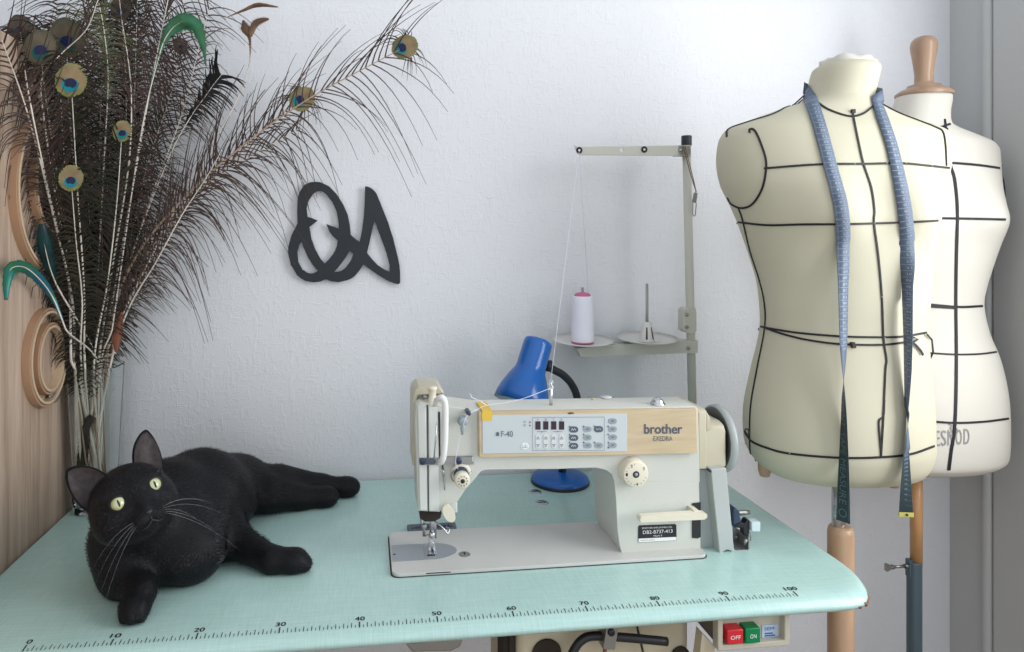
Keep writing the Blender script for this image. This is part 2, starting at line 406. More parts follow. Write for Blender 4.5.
# ================================================================== sewing table
L_, R_, D_ = -.1235, 1.1257, .52
def table():
    t = thing('sewing_table', (.5, .25, 0), 'mint linen-patterned sewing table with a centimetre ruler along its front', 'table')
    # outline, counter-clockwise, with weight 1 where the edge is the rolled front one
    fv = V(0, 1, 0); z0 = V(0, 0, 0)
    # (x, y, weight of the rolled front profile, explicit inward directions for front and side profiles)
    o = [(L_, -.016, 1, fv, V(1, 0, 0))] + [(x, -.016, 1, fv, z0) for x in np.linspace(-.10, 1.05, 16)]
    o += [(1.072, -.0152, 1, 0, 0), (1.088, -.0125, 1, 0, 0), (1.100, -.0065, .95, 0, 0), (1.108, .002, .85, 0, 0), (1.1145, .013, .65, 0, 0), (1.1195, .026, .45, 0, 0), (1.1232, .041, .25, 0, 0), (1.1252, .058, .1, 0, 0), (R_, .08, 0, 0, 0)]
    o += [(R_, y, 0, 0, 0) for y in (.2, .35, .50)] + [(R_ - .003, D_ - .003, 0, 0, 0), (R_ - .015, D_, 0, 0, 0)]
    o += [(x, D_, 0, 0, 0) for x in (.8, .5, .2, -.1)] + [(L_, D_, 0, z0, V(1, -1, 0))] + [(L_, y, 0, z0, V(1, 0, 0)) for y in (.4, .25, .1)]
    fr = [(.050, 0), (.033, -.0002), (.020, -.0010), (.010, -.0032), (.004, -.0070), (.0008, -.0105), (0, -.0135), (.002, -.0175), (.006, -.0205), (.012, -.0215)]
    sq = [(.0060, 0), (.0050, 0), (.0040, 0), (.0030, 0), (.0012, -.0003), (0, -.0020), (0, -.009), (0, -.015), (.0005, -.0210), (.002, -.0215)]
    n = len(o); P = [Vector((q[0], q[1], 0)) for q in o]; nor = []
    for i in range(n):
        d = (P[(i+1) % n] - P[i-1]).normalized(); nn = Vector((-d.y, d.x, 0))
        w = o[i][2]
        nor.append((nn*w if o[i][3] == 0 else o[i][3], nn*(1 - w) if o[i][4] == 0 else o[i][4]))
    vs = []; fs = []
    for k in range(len(fr)):
        for i in range(n):
            w = o[i][2]; z = fr[k][1]*w + sq[k][1]*(1-w)
            q = P[i] + nor[i][0]*fr[k][0] + nor[i][1]*sq[k][0]; vs.append((q.x, q.y, T + z))
    for k in range(len(fr)-1):
        for i in range(n): fs.append((k*n+i, (k+1)*n+i, (k+1)*n+(i+1)%n, k*n+(i+1)%n))
    m = MB(); m.add(vs, fs, 0, True); m.add(vs[:n], [list(range(n))]); m.add(vs[-n:], [list(range(n))[::-1]], 1)
    obj('tabletop', m, [M['mint'], M['chip']], t)
    # chipped laminate at the front right corner
    ce = spline([(1.062, -.0130), (1.080, -.0120), (1.096, -.0070), (1.106, .002), (1.1125, .014)], 4)
    m = MB(); m.tube([(q[0], q[1], T - .0165 + .002*math.sin(i*2.1) + .0004*i) for i, q in enumerate(ce)], [max(.0006, .0026 + .0009*math.sin(i*1.7) - .00005*(i - 9)**2) for i in range(len(ce))], 8)
    obj('chipped_edge', m, M['chip'], t, 'bare brown chip on the front right corner')
    # ruler
    m = MB()
    def zt(y): return T + np.interp(-y, [-.034, -.017, -.004, .006], [0, -.0002, -.0010, -.0032]) + .0006
    def tick(x, y0, y1, w):
        k = 4; vs = []
        for i in range(k+1):
            y = y0 + (y1-y0)*i/k; vs += [(x-w, y, zt(y)), (x+w, y, zt(y))]
        m.add(vs, [(2*i, 2*i+1, 2*i+3, 2*i+2) for i in range(k)])
    for i in range(201):
        x = i/200
        if i % 20 == 0: tick(x, 0, .0108, .0008)
        elif i % 2 == 0: tick(x, 0, .0088, .00045)
        else: tick(x, .0, .0046, .0004)
    for c in range(0, 101, 10):
        s = str(c); w = .0062*len(s); x0 = c/100 + .0004 - w/2
        for dx in (-.00022, .00022): put_text(m, s, lambda u, v: (x0 + dx + u*w, .0132 + v*.0082, zt(.0132 + v*.0082)))
    obj('ruler_scale', m, M['ink'], t, 'printed black centimetre scale')
    # frame and legs below
    for x0 in (.05, .80):
        for y0 in (.22, .40):
            m = MB(); m.bounds((x0, y0, 0), (x0 + .04, y0 + .03, T - .0215)); obj('leg', m, M['dark_metal'], t, bevel=.003)
    m = MB(); m.bounds((.03, .44, T - .08), (.86, .47, T - .0215)); obj('apron', m, M['dark_metal'], t)
    # screws let into the top
    for x, y in ((535, 492), (542, 503)):
        p = atZ(x, y); m = MB(); m.lathe([(0, .0012), (.0105, .0012), (.0125, .0004), (.0125, -.001)], p, 'z', 24); m.bounds((p.x - .008, p.y - .0009, p.z + .001), (p.x + .008, p.y + .0009, p.z + .0016), 1)
        obj('screw', m, [M['steel'], M['ink']], t)
    return t
TABLE = table()

# ---------------- things under the table
m0 = thing('machine_undertray', (atY(600, 640, .1).x, .13, .52), 'cream motor housing hanging under the table front, below the ruler', 'motor housing')
a = atY(517, 640, .05).x; b = atY(690, 640, .05).x
m = MB(); m.bounds((a, .05, .50), (b, .26, T - .024)); obj('housing', m, M['motor'], m0, bevel=.012)
m = MB(); m.bounds((a + .03, .046, T - .052), (b - .035, .052, T - .038)); obj('rib', m, M['motor'], m0, bevel=.002)
for x, y, r in ((547, 655, .021), (681, 657, .014)):
    p = atY(x, y, .046); m = MB(); m.lathe([(r, 0), (r, -.002), (r - .004, -.001), (0, -.0005)], (p.x, .0485, p.z), 'y', 28); obj('round_opening', m, M['hole'], m0)
m = MB(); m.bounds((a - .018, .06, .52), (a - .001, .10, T - .0215)); m.bounds((a - .010, .055, .60), (a - .002, .062, .70))
tag(obj('dark_bracket', m, M['hole'], bevel=.002), 'dark brown metal bracket under the table left of the cream motor housing', 'bracket')
m0 = thing('knee_lifter', (atY(612, 640, .02).x, .02, .6), 'black bent knee lifter rod clamped under the table', 'knee lifter')
m = MB(); m.tube(vspline([atY(x, y, .022) for x, y in ((566, 668), (574, 650), (582, 640), (594, 636), (625, 637.5), (667, 641.5))], 6), .0058, 12); obj('rod', m, M['dark_metal'], m0)
m = MB(); m.prismY([(606, 624), (618, 623), (614, 648), (602, 648)], .012, .008, .034); obj('clamp', m, M['dullsteel'], m0, bevel=.001)
p = atY(611, 632, .008); m = MB(); m.lathe([(0, -.003), (.0045, -.003), (.005, -.001), (.005, .002)], p, 'y', 16); obj('bolt', m, M['dark_metal'], m0)
p = atY(605, 655, .02); m = MB(); m.tube([p + V(0, 0, .014), p - V(0, 0, .02)], .003, 8); obj('pin', m, M['rust'], m0)
m = MB(); m.tube(vspline([atY(636, 620, .04), atY(639, 635, .044), atY(647, 668, .042)], 6), .0016, 8)
tag(obj('cable', m, M['rubber']), 'thin black cable hanging in front of the cream motor housing', 'cable')
m = MB(); m.prismY([(405, 640), (462, 635), (459, 643), (450, 647), (412, 648)], .06, .05, .09)
tag(obj('drawer_rail', m, M['dullsteel'], bevel=.002), 'grey metal rail under the table front, below the 40 mark', 'rail')
# switch box
s0 = thing('switch_box', (atY(755, 630, .0).x, .04, .66), 'cream switch box with red and green buttons under the table front', 'switch')
A = (718, 619); B = (790.5, 614); C_ = (789, 646); D2 = (719, 652)
Yf = .0
m = MB()
fx0 = atY(718, 636, Yf).x; fx1 = atY(790, 632, Yf).x; zt_ = T - .022; zb_ = atY(719, 651.5, Yf).z
fr = .0075
def rr(x0, x1, z0, z1): return [(x0, z0), (x1, z0), (x1, z1), (x0, z1)]
m.prism(rr(fx0, fx1, zb_, zt_), [rr(fx0 + fr, fx1 - fr, zb_ + fr, zt_ - .004)], lambda u, v: (u, Yf, v), lambda u, v: (u, Yf + .014, v))
m.bounds((fx0, Yf + .012, zb_), (fx1, Yf + .015, zt_)); obj('bezel', m, M['switch'], s0, bevel=.0015)
m = MB(); m.bounds((fx0 + .003, Yf + .015, zb_ + .003), (fx1 - .003, Yf + .075, zt_)); obj('housing', m, M['switch_dark'], s0, bevel=.002)
for nm, x0, x1, y0, y1, mt, tx in (('off_button', 726, 742, 627.5, 643.5, 'red', 'OFF'), ('on_button', 744, 759, 626, 642.5, 'green', 'ON')):
    a = atY(x0, y1, Yf); b = atY(x1, y0, Yf)
    m = MB(); m.bounds((a.x, Yf - .004, a.z), (b.x, Yf + .013, b.z)); o = obj(nm, m, M[mt], s0, bevel=.0018)
    m = MB(); w = b.x - a.x; h = b.z - a.z; sc = .62 if tx == 'OFF' else .42
    put_text(m, tx, lambda u, v: (a.x + w*(.5 - sc/2 + sc*u), Yf - .0045, a.z + h*(.36 + .26*v)))
    t_ = obj('lettering', m, M['white_ink'], o, weld=False)
a = atY(762, 641, Yf + .011); b = atY(778, 624, Yf + .011)
m = MB(); m.bounds((a.x, Yf + .0108, a.z), (b.x, Yf + .0122, b.z)); o = obj('sticker', m, M['label_blue'], s0)
m = MB(); w = b.x - a.x; h = b.z - a.z
put_text(m, 'SEM', lambda u, v: (a.x + w*(.14 + .6*u), Yf + .0104, a.z + h*(.66 + .2*v)))
for k, (u1, v1) in enumerate(((.66, .46), (.8, .32), (.62, .18))): m.bounds((a.x + w*.16, Yf + .0103, a.z + h*(v1 - .03)), (a.x + w*u1, Yf + .0106, a.z + h*(v1 + .045)))
obj('print', m, M['ink_blue'], o, weld=False)
m = MB(); m.prismY([(703, 634), (716, 648), (713, 668), (699, 668)], .01, .012, .03)
tag(obj('support_strut', m, M['motor'], bevel=.001), 'small cream strut under the left side of the switch box', 'strut')
# ================================================================== industrial sewing machine
SM = thing('sewing_machine', (.69, .19, T), 'grey-green industrial sewing machine with a beige control panel, set in the table', 'sewing machine')
Zb = T + .0055
# bed
bx0, bx1, by0, by1 = .446, .931, .1165, .2575
def rrect(x0, x1, y0, y1, r, n=6):
    o = []
    for cx, cy, a in ((x1-r, y0+r, -90), (x1-r, y1-r, 0), (x0+r, y1-r, 90), (x0+r, y0+r, 180)):
        o += arc(cx, cy, r, r, a, a + 90, n)
    return o
m = MB(); m.prism(rrect(bx0, bx1, by0, by1, .012), [], lambda u, v: (u, v, Zb), lambda u, v: (u, v, T + .0004)); obj('bed', m, M['bed'], SM, bevel=.0012)
m = MB(); m.prism(rrect(bx0 - .0022, bx1 + .002, by0 - .001, by1 + .0015, .013), [], lambda u, v: (u, v, T + .0012), lambda u, v: (u, v, T + .0003)); obj('bed_gap', m, M['ink'], SM)  # dark sheet standing in for the shaded gap around the bed
# body: arm, column and head as one casting
body = [(418, 511), (440, 512), (443, 506), (456.5, 503), (466, 489), (477, 476.5), (481, 471.5), (486, 469.8), (505, 469.6), (560, 469), (590, 467.8), (598, 468), (606, 470), (612, 474.5), (614.5, 482), (700, 482), (698, 409), (696, 406.5), (480, 410.5), (440, 405), (420, 403.5), (416, 406), (415, 420)]
m = MB(); m.prismY(body, .14, .140, .206)
m.prismY([(612.5, 474), (614.5, 482), (616, 500), (617.5, 530), (619.5, 545), (623, 558), (701, 552), (698, 440), (640, 440), (600, 440), (600, 466)], .14, .1402, .246)
obj('body', m, M['cast'], SM, bevel=.005)
# face plate at the needle end
m = MB(); m.prismY([(417.5, 406), (426, 405), (427.5, 511), (419.5, 510.5)], .134, .134, .150); m.prismY([(428.5, 405), (437.5, 406.5), (439.5, 511.5), (429, 511.5)], .134, .134, .150)
obj('face_plate', m, M['cast2'], SM, bevel=.0018)
m = MB(); m.prismY([(438.2, 412), (440.0, 412), (440.6, 461), (439.2, 461)], .1385, .1385, .150)
m.prismY([(427.2, 405), (428, 405), (428.8, 512), (428.1, 512)], .1385, .1385, .150)
m.prismY([(442, 464), (443.2, 464), (444.8, 482), (443.8, 482)], .1385, .1385, .150)
obj('take_up_slot', m, M['ink'], SM)
# guard of the take-up lever: white bowed tube
m = MB(); m.tube(vspline([atY(436, 404, .135), atY(437, 400, .122), atY(441, 397.5, .112), atY(444.5, 401, .110), atY(445.5, 412, .110), atY(445, 440, .110), atY(443.5, 456, .112), atY(441.5, 461.5, .118), atY(440, 462, .134)], 6), .0046, 12)
obj('take_up_guard', m, M['white_paint'], SM)
m = MB(); m.tube([atY(434, 458, .130), atY(437, 422, .128)], .0010, 6); m.tube([atY(444.5, 490, .137), atY(444, 473, .132), atY(441.5, 468, .134)], .0011, 6)
obj('thread_guide_wire', m, M['steel'], SM)
# strap across the face with dark screws
m = MB(); m.prismY([(419, 458), (473, 457.2), (474, 464.5), (419.5, 465.3)], .1325, .1325, .140); obj('face_strap', m, M['dullsteel'], SM, bevel=.001)
m = MB()
m.prismY([(420, 459)] + [(433 + 3*math.cos(a), 461.6 + 3*math.sin(a)) for a in np.linspace(-1.5, 1.5, 7)] + [(420, 464.6)], .1310, .1310, .134)
obj('strap_slot', m, M['foil_dark'], SM, bevel=.0004)
for x, y in ((422.5, 461.7), (458.8, 460.8)):
    p = atY(x, y, .129); m = MB(); m.lathe([(0, -.003), (.0040, -.003), (.0046, -.0015), (.0046, .004)], p, 'y', 20); m.bounds(p - V(.003, .0035, .0005), p + V(.003, -.0028, .0005), 1); obj('screw', m, [M['navy'], M['ink']], SM)
# beige rear cover and presser screw on top of the head
m = MB(); m.prismY([(412.8, 466), (412.8, 397), (414.5, 390.5), (418.5, 387), (439, 386.5), (443.5, 391), (444, 404), (440, 405), (440, 394), (417.5, 395), (416, 404), (415.4, 466)], .17, .168, .235)
obj('rear_cover', m, M['beige2'], SM, bevel=.002)
m = MB(); m.prismY([(416, 395), (441, 394), (441, 407), (416, 407)], .18, .178, .22); obj('cover_cavity', m, M['dullsteel'], SM)
p = atY(432.5, 407, .152)
m = MB(); m.lathe([(0, .031), (.0056, .031), (.0072, .0295), (.0072, .027), (.0056, .0255), (.0056, .015), (.0062, .014), (.0062, .010), (.0066, .0095), (.0066, .002), (.005, 0), (0, 0)], p, 'z', 28)
obj('presser_regulator', m, M['cream'], SM)
for x in (424.5, 440.5):
    q = atY(x, 397, .165); m = MB(); m.lathe([(0, -.003), (.0028, -.003), (.0032, 0), (.0032, .004)], q, 'y', 14); obj('screw', m, M['dullsteel'], SM)
m = MB(); m.lathe([(.0065, 0), (.0065, .002), (.0055, .003), (0, .003)], p - V(0, 0, .003), 'z', 24); obj('collar', m, M['ink'], SM)
# upper thread guide with its tail
p = atY(463, 421.5, .122)
m = MB(); m.lathe([(0, -.004), (.0058, -.004), (.0065, -.003), (.0065, .003), (.0045, .004), (.0045, .018)], p, 'y', 28); m.lathe([(0, .003), (.0078, .003), (.0078, .006), (0, .006)], p, 'y', 28)
m.tube([p + V(0, -.002, -.004), p + V(-.0015, -.002, -.012), p + V(-.0015, -.002, -.0185)], [.0040, .0028, .0018], 10)
obj('thread_guide_knob', m, M['foil_mid'], SM)
m = MB(); q = atY(468.5, 413, .125); m.lathe([(0, -.004), (.0032, -.004), (.0036, -.002), (.0036, .016)], q, 'y', 16); obj('guide_screw', m, M['navy'], SM)
# tension assembly
p = atY(461, 471.5, .138)
m = MB(); m.lathe([(.0145, .003), (.0145, -.004), (.012, -.006), (0, -.006)], p, 'y', 36); obj('tension_base', m, M['cream'], SM)
m = MB()
for k in range(3): m.lathe([(.004, -.008 - k*.0035), (.0105, -.0075 - k*.0035), (.0112, -.0085 - k*.0035), (.0105, -.0095 - k*.0035), (.004, -.009 - k*.0035)], p + V(-.001, 0, -.001), 'y', 36)
obj('tension_discs', m, M['navy'], SM)
m = MB(); q = p + V(-.002, -.018, -.003); m.lathe([(0, -.014), (.0095, -.014), (.0112, -.0125), (.0116, -.002), (.009, 0), (0, 0)], q, 'y', 36)
kn = obj('tension_knob', m, M['cream'], SM)
m = MB(); m.lathe([(0, -.0148), (.0032, -.0148), (.0032, -.0138)], q, 'y', 20)
for k in range(10):
    a = 2*PI*k/10; m.lathe([(0, -.0146), (.0008, -.0146), (.0008, -.0138)], q + V(math.cos(a)*.0068, 0, math.sin(a)*.0068), 'y', 8)
obj('knob_hole', m, M['ink'], SM)
m = MB(); m.tube(vspline([q + V(.010, .008, -.001), q + V(.014, .012, .001), q + V(.017, .015, .003)], 4), .0016, 8); m.tube(vspline([p + V(-.012, -.006, .004), p + V(-.016, -.008, -.002), p + V(-.014, -.01, -.009), p + V(-.008, -.012, -.012)], 5), .0009, 6)
obj('check_spring', m, M['dullsteel'], SM)
# presser lifter
m = MB(); m.prismY([(448, 503.5), (457.5, 502), (457.5, 513), (449, 514)], .142, .142, .165); o = obj('lifter_block', m, M['cast2'], SM, bevel=.002)
m = MB(); c = atY(448.6, 513, .128); m.prism([(c.x + x, c.z + z) for x, z in arc(0, 0, .0088, .0128, 0, 342, 22)], [], lambda u, v: (u + (v - c.z)*-.35, .124, v), lambda u, v: (u + (v - c.z)*-.35, .131, v))
m.tube([c + V(0, .001, .006), c + V(0, .03, .006)], .003, 10)
obj('presser_lifter', m, M['cream'], SM, bevel=.002)
# needle bar group
m = MB(); m.prismY([(419, 509), (441, 510), (440, 515.5), (434, 519), (424, 519), (419.5, 516)], .16, .150, .20); obj('head_underside', m, M['hole'], SM, bevel=.001)
nb = atZ(432, 551.5, Zb)
m = MB(); z0 = atY(432, 512, nb.y).z
m.tube([V(nb.x, nb.y, z0 + .01), V(nb.x, nb.y, Zb + .026)], .0036, 14); m.tube([V(nb.x + .004, nb.y + .010, z0 + .01), V(nb.x + .004, nb.y + .010, Zb + .016)], .0042, 14)
obj('needle_bar', m, M['steel'], SM)
m = MB(); m.tube([V(nb.x, nb.y, Zb + .028), V(nb.x, nb.y, Zb + .001)], [.0013, .0006], 8); m.lathe([(0, .031), (.0050, .031), (.0052, .024), (.0032, .021), (0, .021)], (nb.x, nb.y, Zb), 'z', 16); obj('needle', m, M['steel'], SM)
m = MB()
m.bounds((nb.x - .0048, nb.y - .003, Zb + .008), (nb.x + .0048, nb.y + .010, Zb + .022)); m.bounds((nb.x - .0062, nb.y - .014, Zb + .0012), (nb.x - .0016, nb.y + .012, Zb + .0040)); m.bounds((nb.x + .0016, nb.y - .014, Zb + .0012), (nb.x + .0062, nb.y + .012, Zb + .0040))
m.bounds((nb.x - .005, nb.y, Zb + .003), (nb.x + .005, nb.y + .010, Zb + .010)); m.lathe([(0, -.004), (.0028, -.004), (.003, .002)], (nb.x, nb.y - .003, Zb + .015), 'y', 12)
obj('presser_foot', m, M['steel'], SM, bevel=.0006)
m = MB(); q = atY(424, 526, nb.y - .002); m.lathe([(0, -.004), (.0035, -.004), (.0042, -.003), (.0042, .003), (0, .003)], q, 'y', 16); m.tube([atY(421, 513, nb.y), atY(422, 524, nb.y), atY(425.5, 528.5, nb.y)], .0022, 8); m.tube([atY(424, 524, nb.y), atY(424, 536, nb.y)], .0022, 8); m.tube([atY(425, 536, nb.y - .001), atY(431, 533.5, nb.y)], .0012, 6)
obj('clamp_screw', m, M['dullsteel'], SM)
m = MB(); m.tube(vspline([atY(434, 521, nb.y), atY(441, 526, nb.y - .006), atY(445.5, 531, nb.y - .008), atY(448, 533.5, nb.y - .008), atY(449, 529, nb.y - .004), atY(446, 526.5, nb.y)], 5), .0012, 7)
m.tube([atY(435, 514.5, nb.y), atY(441, 513, nb.y - .004)], .0016, 7)
obj('finger_guard', m, M['steel'], SM)
# slide plate, needle plate, oil plug, slot on the bed
Yp0, Yp1 = atZ(400, 561.5, Zb).y, atZ(400, 545.5, Zb).y
xs_ = atZ(424, 553, Zb).x; xe = atZ(457.5, 553, Zb).x
m = MB(); m.prism([(bx0 + .0022, Yp0), (xs_, Yp0), (xs_, Yp1), (bx0 + .0022, Yp1)], [], lambda u, v: (u, v, Zb + .0010), lambda u, v: (u, v, Zb - .001)); 
obj('slide_plate', m, M['plate'], SM)
m = MB(); ym = (Yp0 + Yp1)/2; m.prism([(xs_ + .0006, Yp0)] + arc(xs_ + .012, ym, xe - xs_ - .012, (Yp1 - Yp0)/2, -90, 90, 20) + [(xs_ + .0006, Yp1)], [], lambda u, v: (u, v, Zb + .0010), lambda u, v: (u, v, Zb - .001)); obj('needle_plate', m, M['plate'], SM)
m = MB(); q = atZ(394.5, 555, Zb); m.lathe([(0, .0014), (.0018, .0014), (.0018, .0008)], q, 'z', 12); obj('plate_hole', m, M['ink'], SM)
m = MB(); q = atZ(431, 556, Zb); m.bounds(q + V(-.006, -.002, .0009), q + V(.006, .002, .0013)); obj('needle_slot', m, M['ink'], SM)
q = atZ(464.5, 554.3, Zb); m = MB(); m.lathe([(0, .0012), (.0062, .0012), (.0085, .0006), (.0095, -.0004)], q, 'z', 28); m.bounds(q + V(-.0012, -.004, .0010), q + V(.0012, .004, .0016), 1); obj('oil_plug', m, [M['dullsteel'], M['ink']], SM)
q = atZ(440, 576, Zb); m = MB(); m.bounds((q.x - .019, by0 - .0006, Zb - .0022), (q.x + .017, by0 + .0005, Zb - .0010)); obj('bed_slot', m, M['ink'], SM)
# hinge bracket behind the bed
m = MB(); ya = by1 + .0; m.prism([(atZ(407, 530, T).x, ya + .001), (atZ(456, 529, T).x, ya + .001), (atZ(456, 529, T).x, ya + .022), (atZ(407, 530, T).x, ya + .022)], [(lambda a, b: [(a + .012, ya + .003), (a + .012, ya + .014), (b - .012, ya + .014), (b - .012, ya + .003)])(atZ(407, 530, T).x, atZ(456, 529, T).x)], lambda u, v: (u, v, Zb + .0025), lambda u, v: (u, v, T + .0004))
obj('rear_bracket', m, M['foil_dark'], SM, bevel=.002)
# beige control panel
pan = [(478.6, 412), (697.3, 408.8), (697.3, 453.3), (478.8, 457.3)]
inl = [(482.3, 415.2), (626.8, 413.6), (626.8, 451.2), (482.5, 453.4)]
m = MB(); m.prismY(pan, .131, .131, .142); PN = obj('control_panel', m, M['beige'], SM, bevel=.0015)
m = MB(); m.prismY(inl, .131, .1302, .1325); obj('control_foil', m, M['grey_inlay'], PN, bevel=.0003)
Yi = .1299
# 5th crop scale: 8.533, origin 520,410
def c(x, y): return (520 + x/8.533, 410 + y/8.533)
def rect_px(mb, x0, y0, x1, y1, Y, Y2, mi=0): mb.prismY([c(x0, y0), c(x1, y0), c(x1, y1), c(x0, y1)], Y, Y, Y2, mi=mi)
def oval(cx, cy, rx, ry, n=20): return [c(cx + rx*math.cos(2*PI*k/n), cy + ry*math.sin(2*PI*k/n)) for k in range(n)]
def pill(cx, cy, hw, r): return [c(*q) for q in arc(cx + hw, cy, r, r, -90, 90, 8) + arc(cx - hw, cy, r, r, 90, 270, 8)]
m = MB()
for cx in (154, 221, 289, 356): rect_px(m, cx - 22, 97, cx + 22, 168, Yi - .0004, Yi + .001)
obj('display', m, M['display'], PN, 'row of four dark display windows', bevel=.0002)
m = MB()
for cx in (154, 221, 289, 356):
    m.prismY([c(*q) for q in arc(cx, 225, 20, 20, 180, 360, 8) + arc(cx, 305, 20, 22, 0, 180, 8)], Yi, Yi - .0004, Yi + .001)
obj('rocker_key', m, M['foil_light'], PN, 'four pale rocker keys with arrows')
for q in ((458, 166), (458, 237), (458, 306), (670, 163)):
    m = MB(); m.prismY(pill(q[0], q[1], 13, 26), Yi, Yi - .0005, Yi + .001); obj('key', m, M['foil_dark'], PN, 'dark oval key')
for q in ((575, 163), (575, 234), (577, 302), (790, 95), (790, 163), (792, 232), (790, 300), (672, 302)):
    m = MB(); m.prismY(pill(q[0], q[1], 12, 24), Yi, Yi - .0005, Yi + .001); obj('key', m, M['foil_mid'], PN, 'grey oval key')
m = MB(); Y2 = Yi - .0007
def ln(x0, y0, x1, y1, w, mi=0):
    d = Vector((x1 - x0, y1 - y0)); L = d.length; n_ = Vector((-d.y, d.x)) / L * w / 2
    m.add([atY(*c(a, b), Y2) for a, b in ((x0 - n_.x, y0 - n_.y), (x1 - n_.x, y1 - n_.y), (x1 + n_.x, y1 + n_.y), (x0 + n_.x, y0 + n_.y))], [(0, 1, 2, 3)], mi)
for q in ((107, 64, 720, 60), (107, 64, 107, 345), (107, 345, 720, 345), (720, 60, 720, 345), (145, 184, 230, 184), (280, 184, 365, 184)): ln(*q, 2.5)
for cx in (154, 221, 289, 356):
    for s, cy in ((1, 238), (-1, 303)):
        ln(cx - 12, cy + 10*s, cx, cy - 12*s, 3.5); ln(cx, cy - 12*s, cx + 12, cy + 10*s, 3.5); ln(cx - 12, cy + 10*s, cx + 12, cy + 10*s, 3.5)
for q in ((424, 142), (424, 210), (424, 277), (543, 140), (543, 209), (543, 277), (637, 138), (637, 277), (752, 140), (752, 208), (754, 277), (754, 323), (85, 104), (85, 133)):
    m.add([atY(*p_, Y2) for p_ in oval(q[0], q[1], 7, 7, 10)], [list(range(10))])
for s, cx in zip('ABCD', (154, 221, 289, 356)): put_text(m, s, lambda u, v: atY(*c(cx - 7 + 14*u, 90 - 16*v), Y2))
put_text(m, 'E', lambda u, v: atY(*c(182 + 10*u, 192 - 12*v), Y2)); put_text(m, 'F', lambda u, v: atY(*c(317 + 10*u, 192 - 12*v), Y2))
put_text(m, 'G', lambda u, v: atY(*c(28 + 22*u, 108 - 16*v), Y2)); put_text(m, 'S', lambda u, v: atY(*c(30 + 20*u, 138 - 16*v), Y2))
text_px(m, 'F-40', 501.2, 431, 513, 436.8, Y2)
m.add([atY(x, y, Y2) for x, y in ((496.3, 432.3), (499, 432.3), (499, 436), (496.3, 436))], [(0, 1, 2, 3)])
for k, (x, y) in enumerate(((577, 163), (577, 234), (577, 302), (790, 95), (790, 163), (792, 232), (790, 300), (672, 302))):
    ln(x - 14, y + 8, x - 4, y - 8, 4); ln(x - 4, y - 8, x + 4, y + 8, 4); ln(x + 4, y + 8, x + 14, y - 8, 4)
obj('printing', m, M['foil_dark'], PN, weld=False)
m = MB()
for x, y in ((458, 166), (458, 237), (458, 306)):
    ln(x - 20, y + 8, x - 10, y - 8, 4); ln(x - 10, y - 8, x - 2, y + 8, 4); ln(x - 2, y + 8, x + 8, y - 8, 4); ln(x + 8, y - 8, x + 18, y + 8, 4)
put_text(m, 'AUTO', lambda u, v: atY(*c(648 + 44*u, 170 - 14*v), Y2))
obj('key_symbols', m, M['foil_light'], PN, weld=False)
m = MB(); m.prismY([c(*q) for q in arc(43, 308, 33, 28, 0, 345, 24)], Yi, Yi - .0004, Yi + .001); ws = obj('white_sticker', m, M['white_ink'], PN)
m = MB(); Y2 = Yi - .0006
for x0, y0 in ((22, 296), (35, 300), (48, 288), (60, 300)): ln(x0, y0, x0, 322, 4)
ln(18, 322, 64, 322, 4); obj('sticker_mark', m, M['foil_mid'], PN, weld=False)
m = MB(); p = atY(571, 413.2, .1305); m.lathe([(0, -.0006), (.005, -.0006), (.005, 0)], (0, 0, 0), 'y', 16); m.v = [V(p.x + q.x, .1308 + q.y, p.z + q.z*.32) for q in m.v]; obj('rust_spot', m, M['rust'], PN)
# maker's name
m = MB(); B = [(644, 432.5), (682, 431.5)]
text_px(m, 'brother', 644.5, 424.2, 682.2, 433.8, .1302)
for dx, dz in ((.0004, 0), (-.0004, 0), (0, .0004)):
    put_text(m, 'brother', lambda u, v: atY(644.5 + 37.7*u, 433.8 - 9.6*v, .1303) + V(dx, 0, dz))
text_px(m, 'EXEDRA', 653.5, 436.2, 672.5, 440.8, .1302)
obj('lettering', m, M['foil_dark'], PN, weld=False)
# top of the arm
def onarm(x, y, Y):
    return atY(x, y, Y)
ztop = atY(560, 408.9, .14).z
p = atZ(657.8, 403, ztop); m = MB(); m.lathe([(.0115, -.001), (.0115, .0012), (.0092, .0022), (.0088, .005), (.0065, .0082), (.003, .0098), (0, .0102)], (p.x, min(p.y, .23), ztop - .001), 'z', 28); obj('oil_sight', m, M['steel'], SM)
p = atZ(618, 405, ztop); m = MB(); m.lathe([(0, .0012), (.009, .0012), (.0095, 0), (.0095, -.001)], (p.x, .205, ztop + .0002), 'z', 24); obj('oil_cap', m, M['bed'], SM)
p = atZ(603, 406, ztop); m = MB(); m.lathe([(0, .0012), (.003, .0012), (.003, -.001)], (p.x, .195, ztop), 'z', 16); obj('plug', m, M['beige'], SM)
q = atY(551, 404, .165); m = MB(); TP = V(q.x, .165, ztop - .001)
m.tube([TP, TP + V(0, 0, .030)], .0026, 12); m.tube([TP + V(0, 0, .030), TP + V(0, 0, .0375)], .0014, 8)
m.tube([TP + V(math.cos(a)*.0034, 0, .036 + math.sin(a)*.0034) for a in np.linspace(0, 2*PI, 13)[:-1]], .0008, 6, closed=True); m.tube([TP + V(math.cos(a)*.0034, -.001, .028 + math.sin(a)*.0034) for a in np.linspace(0, 2*PI, 13)[:-1]], .0009, 6, closed=True)
obj('thread_post', m, M['steel'], SM)
